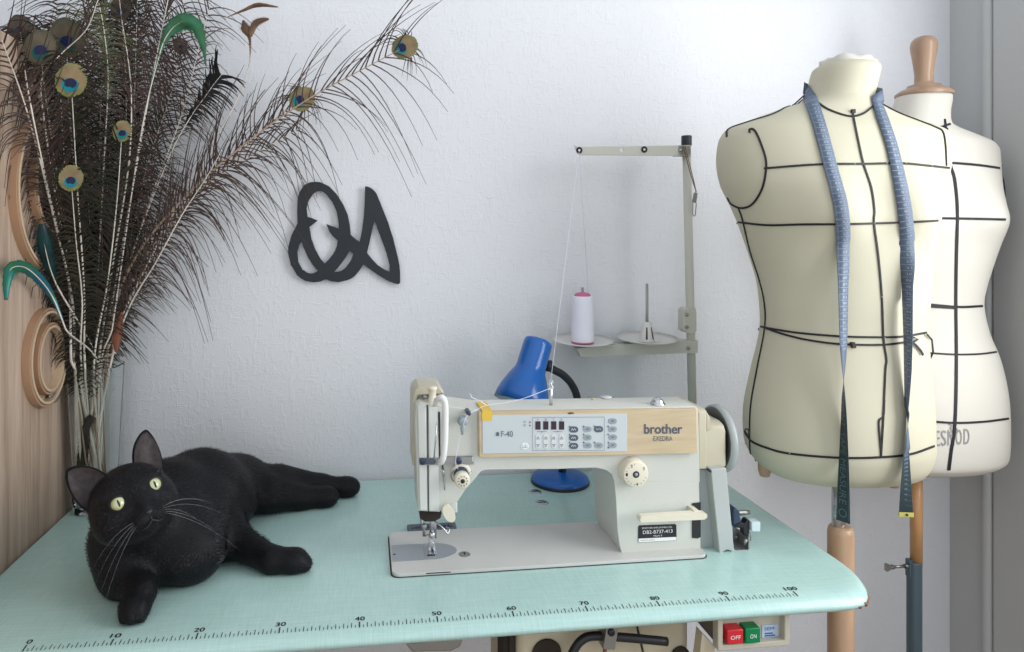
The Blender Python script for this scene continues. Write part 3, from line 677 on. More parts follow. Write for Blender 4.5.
# stitch length dial
p = atY(631, 470, .14)
m = MB(); m.lathe([(.0215, .004), (.0215, -.003), (.0208, -.016), (.0195, -.0195), (.0185, -.020), (0, -.020)], p, 'y', 48); DL = obj('stitch_dial', m, M['cream'], SM)
m = MB(); m.lathe([(.0052, -.0206), (.0052, -.019)], p, 'y', 20); m.lathe([(0, -.0207), (.0052, -.0206)], p, 'y', 20)
for k in range(16):
    a = math.radians(100 + k*20); r0, r1 = .0150, .0168
    if k > 12: continue
    u = V(math.cos(a), 0, math.sin(a)); n_ = V(-u.z, 0, u.x)*.00035
    m.add([p + V(0, -.0203, 0) + u*r0 - n_, p + V(0, -.0203, 0) + u*r1 - n_, p + V(0, -.0203, 0) + u*r1 + n_, p + V(0, -.0203, 0) + u*r0 + n_], [(0, 1, 2, 3)])
for s, a in (('1', 178), ('2', 118), ('3', 35), ('4', -85)):
    a = math.radians(a); cc = p + V(math.cos(a)*.0148, -.0203, math.sin(a)*.0148)
    put_text(m, s, lambda u, v: cc + V((u - .5)*.0030, 0, (v - .5)*.0046))
obj('dial_marks', m, M['ink'], DL, weld=False)
m = MB(); m.lathe([(0, -.0212), (.0026, -.0212), (.003, -.0206)], p, 'y', 6); obj('dial_screw', m, M['foil_mid'], DL)
# reverse lever and its slot
m = MB(); m.prismY([(692.5, 503.5), (700.8, 502.5), (700.8, 537), (698, 538.5), (692.5, 538)], .1385, .1385, .145); obj('lever_slot', m, M['ink'], SM)
m = MB(); m.prismY([(639, 518.5), (641, 516.2), (700, 512.8), (706, 513.4), (706.5, 516.5), (703.5, 519), (645, 521.8), (640, 521.8)], .115, .112, .126); m.prismY([(694, 510.5), (699, 510.5), (702, 514), (694, 515)], .12, .12, .15)
obj('reverse_lever', m, M['cream'], SM, bevel=.0015)
# rating plate
m = MB(); P6 = lambda x, y: (620 + x/10.24, 500 + y/10.24)
m.prismY([P6(188, 275), P6(200, 262), P6(565, 248), P6(578, 260), P6(580, 405), P6(570, 415), P6(200, 437), P6(186, 425)], .1392, .1392, .141); RP = obj('rating_plate', m, M['ink'], SM)
m = MB(); m.prismY([P6(190, 396), P6(577, 378), P6(577, 405), P6(568, 413), P6(202, 434), P6(190, 424)], .139, .139, .1393)
def tx6(s, x0, y0, x1, y1, x2): # left-bottom, right-bottom, height
    put_text(m, s, lambda u, v: atY(*P6(x0 + (x1 - x0)*u, y0 + (y1 - y0)*u - x2*v), .1389))
tx6('BROTHER INDUSTRIES LTD.', 228, 296, 535, 284, 15); tx6('DB2-B737-413', 235, 350, 538, 334, 36); tx6('Mark II', 345, 377, 430, 372, 17)
obj('plate_lettering', m, M['white_ink'], RP, weld=False)
m = MB(); tx6('MADE IN JAPAN', 210, 422, 355, 415, 12); obj('small_print', m, M['foil_dark'], RP, weld=False)
# rear housing beside the panel
m = MB()
def hz(px, Y=.14): return atY(px, 437, Y).x
xa, xb, xc = hz(698), hz(707), hz(725, .15); zt0 = atY(700, 409.5, .14).z; zb0 = atY(712, 469.2, .14).z
prof = [(.240, zt0 - .004), (.228, zt0), (.150, zt0), (.142, zt0 - .002), (.140, zt0 - .007), (.140, zb0), (.240, zb0)]
m.prism(prof, [], lambda u, v: (xa, u, v), lambda u, v: (xb, u, v))
z2 = atY(716, 423, .15).z
prof2 = [(.235, z2), (.165, z2), (.152, z2 - .004), (.147, z2 - .012), (.146, zb0), (.235, zb0)]
m.prism(prof2, [], lambda u, v: (xb - .001, u, v), lambda u, v: (xc, u, v))
m.prism([(xb - .001, zt0 - .001), (xb + .006, z2 + .012), (xb + .008, z2 - .008), (xb - .001, z2 - .012)], [], lambda u, v: (u, .1405, v), lambda u, v: (u, .235, v))
obj('rear_housing', m, M['beige2'], SM, bevel=.003)
m = MB(); p = atY(716, 437, .19); zc = atY(735, 437.5, .19).z
m.lathe([(.0, hz(708)), (.034, hz(708)), (.034, hz(726, .16)), (0, hz(726, .16))], (0, .192, zc), 'x', 40); obj('pulley_hub', m, M['navy'], SM)
# handwheel
xw = hz(726, .15) + .004; R = .0540
m = MB(); m.lathe([(.030, xw + .004), (.046, xw), (R - .003, xw), (R - .003, xw + .0005)], (0, .192, zc), 'x', 64); hw0 = obj('handwheel_inner_face', m, M['wheeldark'], SM)
m = MB(); m.lathe([(R - .0035, xw - .0004), (R, xw + .0012), (R + .0005, xw + .009), (R - .001, xw + .0115), (R - .008, xw + .0125), (R - .012, xw + .009), (.020, xw + .008), (.016, xw + .013), (0, xw + .013)], (0, .192, zc), 'x', 64); obj('handwheel', m, M['wheel'], SM)
# belt guard
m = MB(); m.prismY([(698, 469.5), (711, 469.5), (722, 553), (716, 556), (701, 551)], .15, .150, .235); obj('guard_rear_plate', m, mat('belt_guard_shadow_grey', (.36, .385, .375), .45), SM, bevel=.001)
m = MB(); m.prismY([(711, 469.2), (726.3, 468), (734.5, 552.5), (732, 554), (731, 551), (727, 550), (723, 552), (722, 556.5), (719.8, 556)], .132, .132, .225); obj('belt_guard', m, M['belt'], SM, bevel=.0015)
m = MB(); p = atY(710.5, 471.5, .131); m.lathe([(0, -.001), (.0015, -.001), (.0015, .01)], p, 'y', 10); obj('guard_screw', m, M['ink'], SM)
# yellow tape folded over the panel corner
m = MB(); zf = atY(487, 411.8, .131).z; x0 = atY(482, 412, .131).x; x1 = atY(492, 412, .131).x; zl = atY(487, 419.5, .131).z
zl = atY(487, 420.5, .131).z; zz = max(ztop, zf) + .0022
pts = [V(0, .185, zz), V(0, .165, zz), V(0, .150, zz), V(0, .1395, zz), V(0, .1300, zz - .0006), V(0, .1298, (zf + zl)/2), V(0, .1296, zl)]
m.ribbon([q + V((x0 + x1)/2, 0, 0) for q in pts], [V((x1 - x0)/2 + .0006*math.sin(k*3), 0, 0) for k in range(len(pts))])
m.sm = [False]*len(m.sm); o = obj('yellow_tape', m, M['yellow']); s_ = o.modifiers.new('s', 'SOLIDIFY'); s_.thickness = .0004
tag(o, 'short piece of yellow tape folded over the left corner of the control panel', 'tape')

# bobbin winder beside the machine
BW = thing('bobbin_winder', (atY(742, 552, .15).x, .16, T), 'small bobbin winder with dark arms and a pale knob right of the machine', 'bobbin winder')
P7 = lambda x, y: (720 + x/9.32, 490 + y/9.32)
m = MB(); m.prismY([P7(140, 545), P7(262, 545), P7(270, 572), P7(258, 582), P7(146, 586)], .14, .135, .19); m.prismY([P7(258, 440), P7(270, 440), P7(270, 575), P7(256, 575)], .14, .138, .18); m.prismY([P7(130, 345), P7(205, 360), P7(222, 390), P7(222, 500), P7(205, 545), P7(142, 548)], .17, .17, .175)
obj('base_bracket', m, M['dullsteel'], BW, bevel=.001)
m = MB(); m.prismY([P7(112, 165), P7(135, 155), P7(160, 180), P7(188, 300), P7(180, 318), P7(125, 345), P7(112, 330)], .15, .145, .175); obj('wheel_cover', m, M['navy'], BW, bevel=.003)
m = MB(); m.tube([atY(*P7(168, 212), .16), atY(*P7(275, 207), .16)], [.0040, .0036], 14); m.lathe([(.0044, 0), (.0044, .012)], atY(*P7(170, 212), .16), 'x', 12); obj('spindle', m, M['dullsteel'], BW)
m = MB(); m.prismY([P7(128, 330), P7(185, 300), P7(225, 312), P7(248, 275), P7(270, 275), P7(270, 380), P7(262, 435), P7(245, 438), P7(232, 418), P7(218, 415), P7(215, 350), P7(150, 345)], .145, .143, .156); obj('latch_arm', m, M['black'], BW, bevel=.001)
m = MB(); m.prismY([P7(272, 283), P7(345, 278), P7(356, 290), P7(354, 362), P7(345, 372), P7(275, 372)], .145, .138, .152); obj('tab', m, mat('pale_translucent_knob', (.62, .72, .76), .25, coat=.4), BW, bevel=.0015)
m = MB(); m.tube([atY(*P7(225, 510), .142), atY(*P7(245, 455), .14)], .0026, 10); m.tube([atY(*P7(282, 390), .142), atY(*P7(285, 470), .142)], .0008, 6); m.lathe([(0, -.003), (.0026, -.003), (.0026, .004)], atY(*P7(150, 437), .168), 'y', 10); obj('adjusting_screw', m, M['dullsteel'], BW)

# ================================================================== thread stand
YS = .455
TS = thing('thread_stand', V(atY(692, 400, YS).x, YS, T), 'tall cream metal thread stand with two spool discs behind the sewing machine', 'thread stand')
xp0 = atY(692.2, 400, YS); xp1 = atY(686.5, 146, YS)
m = MB(); base = V(xp0.x + (xp0.x - xp1.x)/(xp0.z - xp1.z)*(T - xp0.z), YS, T); m.tube([base, V(xp1.x, YS, xp1.z + .004)], .0086, 20)
m.lathe([(0, .004), (.024, .004), (.026, .002), (.026, 0)], base, 'z', 24); obj('pole', m, M['standpaint'], TS)
def polex(z): return base.x + (xp1.x - base.x)*(z - T)/(xp1.z - T)
m = MB(); q = atY(686.5, 143.5, YS); m.lathe([(.0106, -.004), (.0106, .014), (.0095, .016), (0, .016)], q, 'z', 20); obj('pole_cap', m, M['black'], TS)
Yg = YS - .012
m = MB(); m.prismY([(573.8, 144.8), (578, 146.6), (684, 145.2), (691, 145.6), (691, 155.4), (683, 155.8), (580, 155), (577, 153)], Yg, Yg, Yg + .003, holes=[[(622 + 1.9*math.cos(a), 149.9 + 1.9*math.sin(a)) for a in np.linspace(0, 2*PI, 13)[:-1]]])
m.bounds(atY(678, 155.6, Yg), atY(691, 145.4, Yg) + V(0, .024, 0)); obj('guide_arm', m, M['standpaint'], TS, bevel=.0008)
for x, y in ((579.2, 150.2), (644.2, 149.5)):
    p = atY(x, y, Yg); m = MB(); R_a = .0062; m.tube([V(p.x + math.cos(a)*.0045, Yg - .001, p.z + math.sin(a)*.0045) for a in np.linspace(0, 2*PI, 17)[:-1]], .0021, 8, closed=True)
    o = obj('guide_eyelet', m, M['black'], TS)
    m = MB(); m.lathe([(.0024, -.0015), (.0024, .003)], (p.x, Yg, p.z), 'y', 12); m.lathe([(0, -.001), (.0024, -.001)], (p.x, Yg, p.z), 'y', 12); obj('eyelet_core', m, M['white_paint'], o)
for x, y, Y in ((680, 150.4, Yg), (686.8, 314.5, YS - .017), (686.8, 327, YS - .017), (688, 348, YS - .017)):
    p = atY(x, y, Y); m = MB(); m.lathe([(0, -.003), (.0028, -.003), (.0036, -.0015), (.0036, .003)], p, 'y', 14); obj('screw', m, M['dullsteel'], TS)
m = MB(); m.prismY([(683.5, 310), (686, 308), (695.5, 308), (696.5, 312), (696.5, 331), (694, 333), (686, 333), (683.5, 330)], YS - .014, YS - .0155, YS + .012); obj('pole_clamp', m, M['standpaint'], TS, bevel=.002)
m = MB(); p0 = atY(697.7, 341, YS - .016); 
m.prismY([(576.8, 348.6), (600, 345.5), (640, 343.2), (684, 341), (697.8, 340.6), (697.8, 353), (684, 353.2), (630, 355.2), (581, 357)], YS - .016, YS - .016, YS + .012); obj('spool_arm', m, M['standpaint'], TS, bevel=.002)
def disc(px, py, dip, name='spool_disc'):
    p = atY(px, py, YS - .002); tl = Matrix.Rotation(math.radians(3.5), 3, 'X')
    m = MB(); m.lathe([(0, -.002), (.020, -.0015), (.045, .002), (.0615, .0065 + dip), (.0620, .0078 + dip), (.045, .0036), (.020, 0), (0, 0)], p, 'z', 56, m=tl); obj(name, m, M['disc'], TS); return p
d1 = disc(582.5, 343, 0); d2 = disc(647, 341.5, .001)
m = MB(); m.tube([d1, d1 + V(0, 0, .112)], .0026, 10); obj('spool_pin', m, M['dullsteel'], TS)
m = MB(); m.tube([d2, d2 + V(0, 0, .118)], [.0030, .0028], 12); obj('spool_pin', m, M['dullsteel'], TS)
m = MB(); m.lathe([(.0155, 0), (.0150, .004), (.0085, .0385), (.0075, .040), (0, .040)], d2, 'z', 28); cn = obj('cone_holder', m, M['disc'], TS)
m = MB()
for a in (-115, -60, 60, 130):
    a = math.radians(a); u = V(math.cos(a), math.sin(a), 0); t_ = V(-u.y, u.x, 0)*.0012
    q0 = d2 + u*.0152 + V(0, 0, .006); q1 = d2 + u*.0104 + V(0, 0, .030); m.add([q0 - t_*1.6, q0 + t_*1.6, q1 + t_, q1 - t_], [(0, 1, 2, 3)])
obj('holder_slot', m, M['ink'], TS)
# wire loop and clip hanging from the top
m = MB(); m.tube(vspline([atY(683, 146, Yg - .002), atY(684.5, 150, Yg - .004), atY(690, 172, Yg - .004), atY(696.3, 192, Yg - .004)], 5), .0010, 6); m.tube(vspline([atY(685, 146, Yg - .003), atY(688, 158, Yg - .005), atY(694.5, 184, Yg - .004), atY(696, 193, Yg - .004)], 5), .0008, 6)
o = obj('wire_hook', m, mat('brown_cord', (.16, .09, .05), .6), None); tag(o, 'thin brown cord loop hanging from the top of the thread stand', 'cord')
m = MB(); m.prismY([(694.5, 192.5), (697.5, 193), (696, 203), (692.5, 202)], Yg - .006, Yg - .007, Yg - .003); m.tube(vspline([atY(693, 201, Yg - .005), atY(692.8, 214, Yg - .005), atY(695.2, 215, Yg - .005), atY(696.3, 203, Yg - .005)], 5), .0010, 6)
tag(obj('metal_clip', m, M['dullsteel']), 'small metal clip hanging on the cord beside the thread stand pole', 'clip')

# spool of white thread
SP = thing('thread_spool', d1 + V(0, 0, .0005), 'tall spool of white thread with pink ends on the left stand disc', 'thread spool')
m = MB(); m.lathe([(.021, .003), (.0218, .006), (.0225, .020), (.0222, .050), (.0215, .080), (.0205, .092), (.0195, .0945), (.012, .095)], d1, 'z', 48); obj('thread', m, M['thread'], SP)
m = MB(); m.lathe([(0, .0005), (.0222, .0005), (.0225, .002), (.0215, .0035), (0, .0035)], d1, 'z', 36); obj('bottom_flange', m, M['pink'], SP)
m = MB(); m.lathe([(.0035, .102), (.006, .102), (.0125, .1005), (.0150, .0985), (.0165, .0955), (.0165, .0940), (.0035, .094)], d1, 'z', 36); obj('top_flange', m, M['pink'], SP)
# the loose thread
e1 = atY(579.2, 151, Yg - .003)
m = MB(); tr = .00042
path = [d1 + V(.012, 0, .101), e1 + V(.001, .002, -.002), e1, TP + V(-.001, -.001, .037), TP + V(.002, -.002, .028)]
m.tube(path[:3], tr, 5); m.tube(path[2:4], tr, 5); m.tube(path[3:5], tr, 5)
gk = atY(485, 410, .138)
m.tube(vspline([TP + V(0, -.001, .028), TP.lerp(gk, .5) + V(0, 0, .012), atY(487, 405.5, .15), atY(478, 409, .137), atY(467, 416, .12), atY(462, 430, .118), atY(458.5, 445, .125), atY(455.5, 462, .122), atY(458, 469, .118)], 4), tr, 5)
m.tube(vspline([atY(486, 405, .15), atY(479, 400.5, .15), atY(472, 397.5, .15), atY(470, 393.5, .15)], 5), tr*1.6, 5)
tag(obj('loose_thread', m, M['thread']), 'white thread running from the spool through the guide arm to the machine', 'thread')

# ================================================================== desk lamp
YL = .40
LP = thing('desk_lamp', atZ(560, 482, T) * 1, 'blue desk lamp with black bent neck, standing behind the sewing machine', 'desk lamp')
lb = V(atY(560, 480, .460).x, .460, T); LP.location = lb; LOC[LP.name] = lb
m = MB(); m.lathe([(0, .022), (.015, .0215), (.038, .019), (.052, .0145), (.0575, .0095), (.058, .0065)], lb, 'z', 48); obj('base', m, M['blue'], LP)
m = MB(); m.lathe([(.057, .0065), (.0588, .005), (.0585, .001), (.056, 0), (0, 0)], lb, 'z', 48); obj('base_rim', m, M['rubber'], LP)
ax0 = atY(538.5, 341, YL); ax1 = atY(521, 402, YL - .03); d = (ax1 - ax0).normalized(); Lh = (ax1 - ax0).length
rotm = Vector((0, 0, 1)).rotation_difference(d).to_matrix()
m = MB(); K = Lh/.115
prof = [(0, -.003), (.020, -.003), (.0255, -.0005), (.0272, .004), (.0276, .010), (.0282, .050), (.0300, .057), (.0365, .069), (.0450, .088), (.0500, .104), (.0515, .118)]
m.lathe([(r, h*K) for r, h in prof], ax0, 'z', 48, m=rotm); SH = obj('lamp_shade', m, M['blue'], LP); s_ = SH.modifiers.new('s', 'SOLIDIFY'); s_.thickness = .0012; s_.offset = -1
m = MB(); m.lathe([(.022, .056*K), (.034, .070*K), (.0430, .089*K), (.0480, .105*K), (.0498, .1175*K)], ax0, 'z', 48, m=rotm); obj('shade_lining', m, M['lamp_in'], LP)
m = MB(); m.lathe([(0, .103), (.012, .1), (.018, .088), (.018, .078), (.010, .066), (.010, .05)], ax0, 'z', 24, m=rotm); obj('bulb', m, M['disc'], LP)
m = MB(); m.tube(vspline([atY(547, 365, YL), atY(552, 369, YL + .005), atY(563, 375, YL + .015), atY(572, 385, YL + .025), atY(577.5, 400, YL + .035), atY(577, 425, YL + .045), atY(568, 450, YL + .052), lb + V(.004, 0, .02)], 6), [.0075]*6*7 + [.0075], 14)
nk = obj('bent_neck', m, M['rubber'], LP)
m = MB(); p = atY(548.5, 366, YL); m.lathe([(0, -.006), (.010, -.006), (.011, 0), (.011, .006), (0, .008)], p, 'x', 20); obj('pivot', m, M['rubber'], LP)

# ================================================================== wall sign
S = lambda x, y: (270 + x/4.656, 160 + y/4.656)
outer = [(160, 116), (185, 104), (210, 101), (235, 103), (275, 122), (310, 158), (340, 205), (362, 255), (372, 305), (376, 348), (398, 368), (418, 382), (428, 330), (437, 260), (441, 190), (443, 122), (456, 124), (470, 130), (485, 142), (497, 158), (520, 215), (550, 290), (575, 370), (595, 450), (603, 490), (606, 525), (606, 572), (600, 578), (590, 578), (555, 566), (510, 540), (470, 512), (434, 486), (420, 510), (395, 540), (378, 552), (360, 560), (320, 569), (285, 566), (260, 555), (235, 566), (200, 570), (165, 563), (142, 550), (125, 535), (98, 490), (86, 445), (84, 420), (86, 400), (98, 355), (115, 320), (128, 295), (126, 240), (128, 190), (132, 165), (140, 145)]
H1 = [(232, 143), (248, 148), (262, 160), (290, 195), (310, 240), (318, 285), (322, 320), (295, 310), (262, 298), (275, 330), (292, 355), (315, 375), (312, 400), (303, 422), (292, 440), (272, 465), (254, 482), (235, 460), (210, 415), (192, 365), (183, 312), (222, 282), (195, 270), (174, 264), (170, 225), (174, 203), (182, 185), (200, 158), (215, 147)]
H2 = [(147, 377), (155, 405), (175, 450), (198, 488), (222, 516), (212, 524), (196, 529), (175, 526), (150, 510), (132, 475), (127, 430), (135, 395)]
H3 = [(370, 424), (388, 436), (382, 455), (372, 475), (352, 502), (335, 515), (318, 521), (298, 522), (320, 498), (350, 458)]
H4 = [(487, 275), (500, 320), (525, 385), (545, 440), (557, 490), (557, 522), (535, 512), (500, 488), (472, 458), (452, 432), (462, 390), (475, 330)]
m = MB(); cv = lambda Lp: [S(*q) for q in Lp]
m.prismY(cv(outer), WY - .012, WY - .012, WY - .0065, holes=[cv(H1), cv(H2), cv(H3), cv(H4)])
SG = thing('wall_monogram', atY(345, 283, WY - .008), 'black metal monogram of looping letters mounted on the white wall', 'wall sign')
obj('monogram_plate', m, M['sign'], SG, bevel=.0006)
for q in ((150, 330), (258, 525), (345, 350), (425, 430), (580, 540)):
    p = atY(*S(*q), WY - .010); m = MB(); m.tube([p + V(0, .002, 0), V(p.x, WY + .001, p.z)], .003, 10); obj('standoff', m, M['sign'], SG)
# ================================================================== dress forms
def solve_rings(rows, cy):
    out = []
    dref = None
    for y, xl, xr, rt_ in rows:
        ks = .85*min(1, max(0, (y - 400)/85)) if y > 300 else .8*min(1, max(0, (140 - y)/50)); bb = (xr - xl)/2/570*rt_
        cx = atY((xl + xr)/2, y, cy).x; z = atY((xl + xr)/2, y, cy - bb*ks).z; a = .15
        for it in range(14):
            P_ = [proj((cx + a*math.cos(t), cy + a*rt_*math.sin(t), z))[0] for t in np.linspace(0, 2*PI, 97)]
            lo, hi = min(P_), max(P_)
            a *= (xr - xl)/(hi - lo); cx += ((xl + xr) - (lo + hi))/2/560
        out.append((z, cx, a, a*rt_))
    return out
def interp_rings(rings, n):
    rings = sorted(rings); R_ = np.array(rings); zs = np.linspace(0, len(rings) - 1, n)
    sm = spline([tuple(r) for r in rings], max(2, n//len(rings)))
    return np.array(sm)
class Form:
    def __init__(s, rows, cy, bust, n=8):
        s.cy = cy; s.R = interp_rings(solve_rings(rows, cy), len(rows)*n); o = np.argsort(s.R[:, 0]); s.R = s.R[o]; s.bust = bust
    def at(s, z, th, off=0):
        R = s.R; cx = np.interp(z, R[:, 0], R[:, 1]); a = np.interp(z, R[:, 0], R[:, 2]); b = np.interp(z, R[:, 0], R[:, 3])
        e = 2.0/ s.expo(z); c_, s_ = math.cos(th), math.sin(th)
        x = math.copysign(abs(c_)**e, c_)*(a + off); y = math.copysign(abs(s_)**e, s_)*(b + off)
        if y < 0:
            for bx, bz, sx, sz, amp in s.bust:
                y -= amp*math.exp(-((x - bx)/sx)**2 - ((z - bz)/(sz if z < bz else sz*1.5))**2)
        return V(cx + x, s.cy + y, z)
    def expo(s, z): return 2.15
    def mesh(s, nt=96):
        zs = list(s.R[:, 0]); vs = []; fs = []
        for z in zs:
            for k in range(nt): vs.append(s.at(z, 2*PI*k/nt))
        for i in range(len(zs) - 1):
            for k in range(nt): fs.append((i*nt+k, i*nt+(k+1)%nt, (i+1)*nt+(k+1)%nt, (i+1)*nt+k))
        m = MB(); m.add(vs, fs, 0, True); 
        c0 = sum(vs[:nt], V(0,0,0))/nt; c1 = sum(vs[-nt:], V(0,0,0))/nt
        n0 = len(m.v)
        m.add(vs[:nt] + [c0 - V(0, 0, .004)], [(k, (k+1)%nt, nt) for k in range(nt)], 0, True)
        m.add(vs[-nt:] + [c1 + V(0, 0, .002)], [(k, (k+1)%nt, nt) for k in range(nt)], 0, True)
        s.bvh = BVHTree.FromPolygons([tuple(q) for q in m.v], m.f)
        return m
    def hit(s, px, py, off=.001):
        r = ray(px, py).normalized(); h = s.bvh.ray_cast(CAM, r)
        if h[0] is None:
            # nearest point of the surface to the ray
            best = None
            for t in np.linspace(.9, 1.8, 120):
                q = CAM + r*t; w = s.bvh.find_nearest(q)
                if best is None or w[3] < best[3]: best = w
            p, n = best[0], best[1]
        else: p, n = h[0], h[1]
        if n.dot(r) > 0: n = -n
        return p + n*off, n
    def loop(s, z, off=.001, n=72, a0=0, a1=2*PI, tilt=0):
        return [s.at(z + tilt*math.cos(t), t, off) for t in np.linspace(a0, a1, n)]

def flat_tape(m, pts, nrm, hw, th=.0007):
    """narrow flat tape lying on a surface (box section)"""
    N = len(pts); vs = []
    for i in range(N):
        t = (pts[min(i+1, N-1)] - pts[max(i-1, 0)]).normalized(); n = nrm[i].normalized(); w = t.cross(n).normalized()*hw
        vs += [pts[i] - w - n*th, pts[i] - w + n*th, pts[i] + w + n*th, pts[i] + w - n*th]
    fs = []
    for i in range(N-1):
        for k in range(4): fs.append((4*i+k, 4*i+(k+1)%4, 4*i+4+(k+1)%4, 4*i+4+k))
    fs += [(0,1,2,3), (4*N-4, 4*N-3, 4*N-2, 4*N-1)]
    m.add(vs, fs)
def tape_px(m, F_, pts, hw=.0016, n=6):
    q = spline([tuple(p) for p in pts], n) if len(pts) > 2 else [np.array(pts[0])*(1-t) + np.array(pts[1])*t for t in np.linspace(0, 1, 8)]
    h = [F_.hit(a, b) for a, b in q]; flat_tape(m, [x[0] for x in h], [x[1] for x in h], hw)
def tape_loop(m, F_, z, hw=.0016, tilt=0, dz=0):
    pts = F_.loop(z, .0012, 90, tilt=tilt); nr = [(p - V(np.interp(z, F_.R[:, 0], F_.R[:, 1]), F_.cy, p.z)) for p in pts]
    flat_tape(m, pts, nr, hw)

# ---------- front form
CY1 = .20
rows1 = [(487, 768, 924, .62), (480, 756, 930, .66), (466, 748, 934, .68), (448, 744.5, 934.7, .70), (410, 744.5, 933.7, .70), (370, 752, 930.5, .70), (345, 758, 928, .71), (325, 761, 927, .71), (302, 760, 929, .70), (280, 757, 931, .68), (250, 748, 934, .64), (222, 738, 938, .60), (205, 730.5, 941, .56), (185, 721, 946, .52), (165, 717, 950, .48), (145, 718.5, 951, .44), (134, 723, 949.5, .42), (127.5, 730, 942, .42), (120, 746, 922, .46), (112, 764, 901, .54), (105, 780, 886, .66), (98, 797, 877, .84), (92, 804, 874.5, .9), (81, 807.7, 877, .9), (70, 810, 879.5, .9), (62, 813, 880.5, .9), (58.5, 820, 877, .88)]
zb = atY(838, 215, CY1).z
F1 = Form(rows1, CY1, [(-.075, zb, .05, .045, .022), (.075, zb, .05, .045, .022)])
DF = thing('dress_form', V(atY(839, 560, CY1).x, CY1, 0), 'cream tailor\'s dress form with measuring tape around its neck, nearest of the two', 'dress form', 'tailor\'s dress forms')
bm1 = F1.mesh(); TB = obj('torso', bm1, M['canvas'], DF)
# crumpled cover over the neck
m = MB(); R0 = F1.R[-1]; nt = 48; vs = []; fs = []
for j, (k, dz) in enumerate(((1.03, -.020), (1.05, -.004), (1.03, .003), (.84, .0055), (.45, .002), (.1, .000))):
    for i in range(nt):
        a = 2*PI*i/nt; w = noise.noise(V(math.cos(a)*2.2, math.sin(a)*2.2, j*.9))*.0045*(1 if j else .3)
        p = V(R0[1] + math.cos(a)*(R0[2]*k + w*.7), CY1 + math.sin(a)*(R0[3]*k + w*.7), R0[0] + dz + w*1.3 + .003*math.cos(a + 2.5))
        vs.append(p)
for j in range(5):
    for i in range(nt): fs.append((j*nt+i, j*nt+(i+1)%nt, (j+1)*nt+(i+1)%nt, (j+1)*nt+i))
fs.append([5*nt + i for i in range(nt)])
m.add(vs, fs, 0, True); obj('neck_cover', m, M['canvas2'], DF, 'crumpled white cloth folded over the neck')
m = MB()
tape_px(m, F1, [(816, 101.5), (827, 109), (841.7, 114.7), (852.8, 116.5), (863.8, 113.3), (873.6, 105.6)])
tape_px(m, F1, [(852, 110.5), (854, 121.5), (859, 146), (863.3, 164.5), (871, 188), (874, 210), (873.6, 223.4), (877.7, 254), (881.4, 296), (883, 337.6), (886, 359.7), (885, 370), (883, 415.4), (880.6, 456)], .0014)
tape_px(m, F1, [(884, 400), (883, 416), (878.5, 421), (879.5, 440), (880.8, 456)], .0012)
tape_px(m, F1, [(764, 168.4), (795, 166), (824, 164.3), (863, 164), (900, 163.4), (925, 165.5), (949, 168)])
tape_px(m, F1, [(738.7, 207.9), (742.8, 219.5), (750, 250), (759, 278), (764.5, 302), (765, 328), (757, 370.6), (751, 406), (750, 441), (751.8, 464)], .0013)
tape_px(m, F1, [(749.7, 133), (749.7, 129.7), (753.5, 129.8), (758, 136.6), (765, 156), (766, 170), (762, 189), (752.5, 204), (741.4, 207.9), (731.7, 204), (727.6, 197.4)])
tape_px(m, F1, [(727, 137), (729, 129), (749.7, 121.5), (774.5, 113.5), (791, 103.5), (799.4, 95.5)])
tape_px(m, F1, [(784, 99), (793, 92.5), (801, 84)], .0014)
tape_px(m, F1, [(874, 99), (886, 106.5), (900, 113.5), (918, 120.5), (936, 127.6), (942.5, 132), (945, 145), (946, 166)])
tape_px(m, F1, [(738.5, 222), (768, 225), (800, 224.3), (838, 224), (873, 223.4), (910, 222), (937.5, 220.5)])
# waist cords and hip cord
tape_px(m, F1, [(761, 326.5), (768, 328), (800, 333), (843.5, 336.4), (880, 337.2), (903, 336.4), (926, 332.5)])
tape_px(m, F1, [(767, 328.5), (785, 334.5), (808, 340), (840, 344), (880.6, 344.8), (906.5, 342)])
tape_px(m, F1, [(745.5, 431), (751.8, 441), (768, 448), (790.6, 453.5), (840, 457.6), (880.6, 457), (910, 454), (933.7, 446)])
for x, y in ((852, 344), (853, 346), (852.5, 112)):
    p, n = F1.hit(x, y, .002); m.box(p, (.006, .004, .006))
p = [F1.hit(x, y, .003)[0] for x, y in ((905.5, 341), (909, 341.5), (914, 345), (919, 351), (921, 355))]; flat_tape(m, p, [V(0, -1, 0)]*5, .0018)
p = [F1.hit(x, y, .003)[0] for x, y in ((905.5, 343), (911, 337), (916, 339), (910, 343))]; flat_tape(m, p, [V(0, -1, 0)]*4, .0016)
p = [F1.hit(x, y, .004)[0] for x, y in ((924, 334), (929, 340), (931, 352), (932, 363))]; flat_tape(m, p, [V(0, -1, 0)]*4, .0013)
# loose loop standing off the hip at the left
p = [F1.hit(751, 440, .002)[0], atY(746.5, 436, CY1 - .04), atY(744.5, 431.5, CY1 - .03), atY(746.5, 428.8, CY1 - .02), atY(749, 431, CY1 - .03), atY(748, 436, CY1 - .04)]; m.tube(vspline(p, 5), .0012, 6)
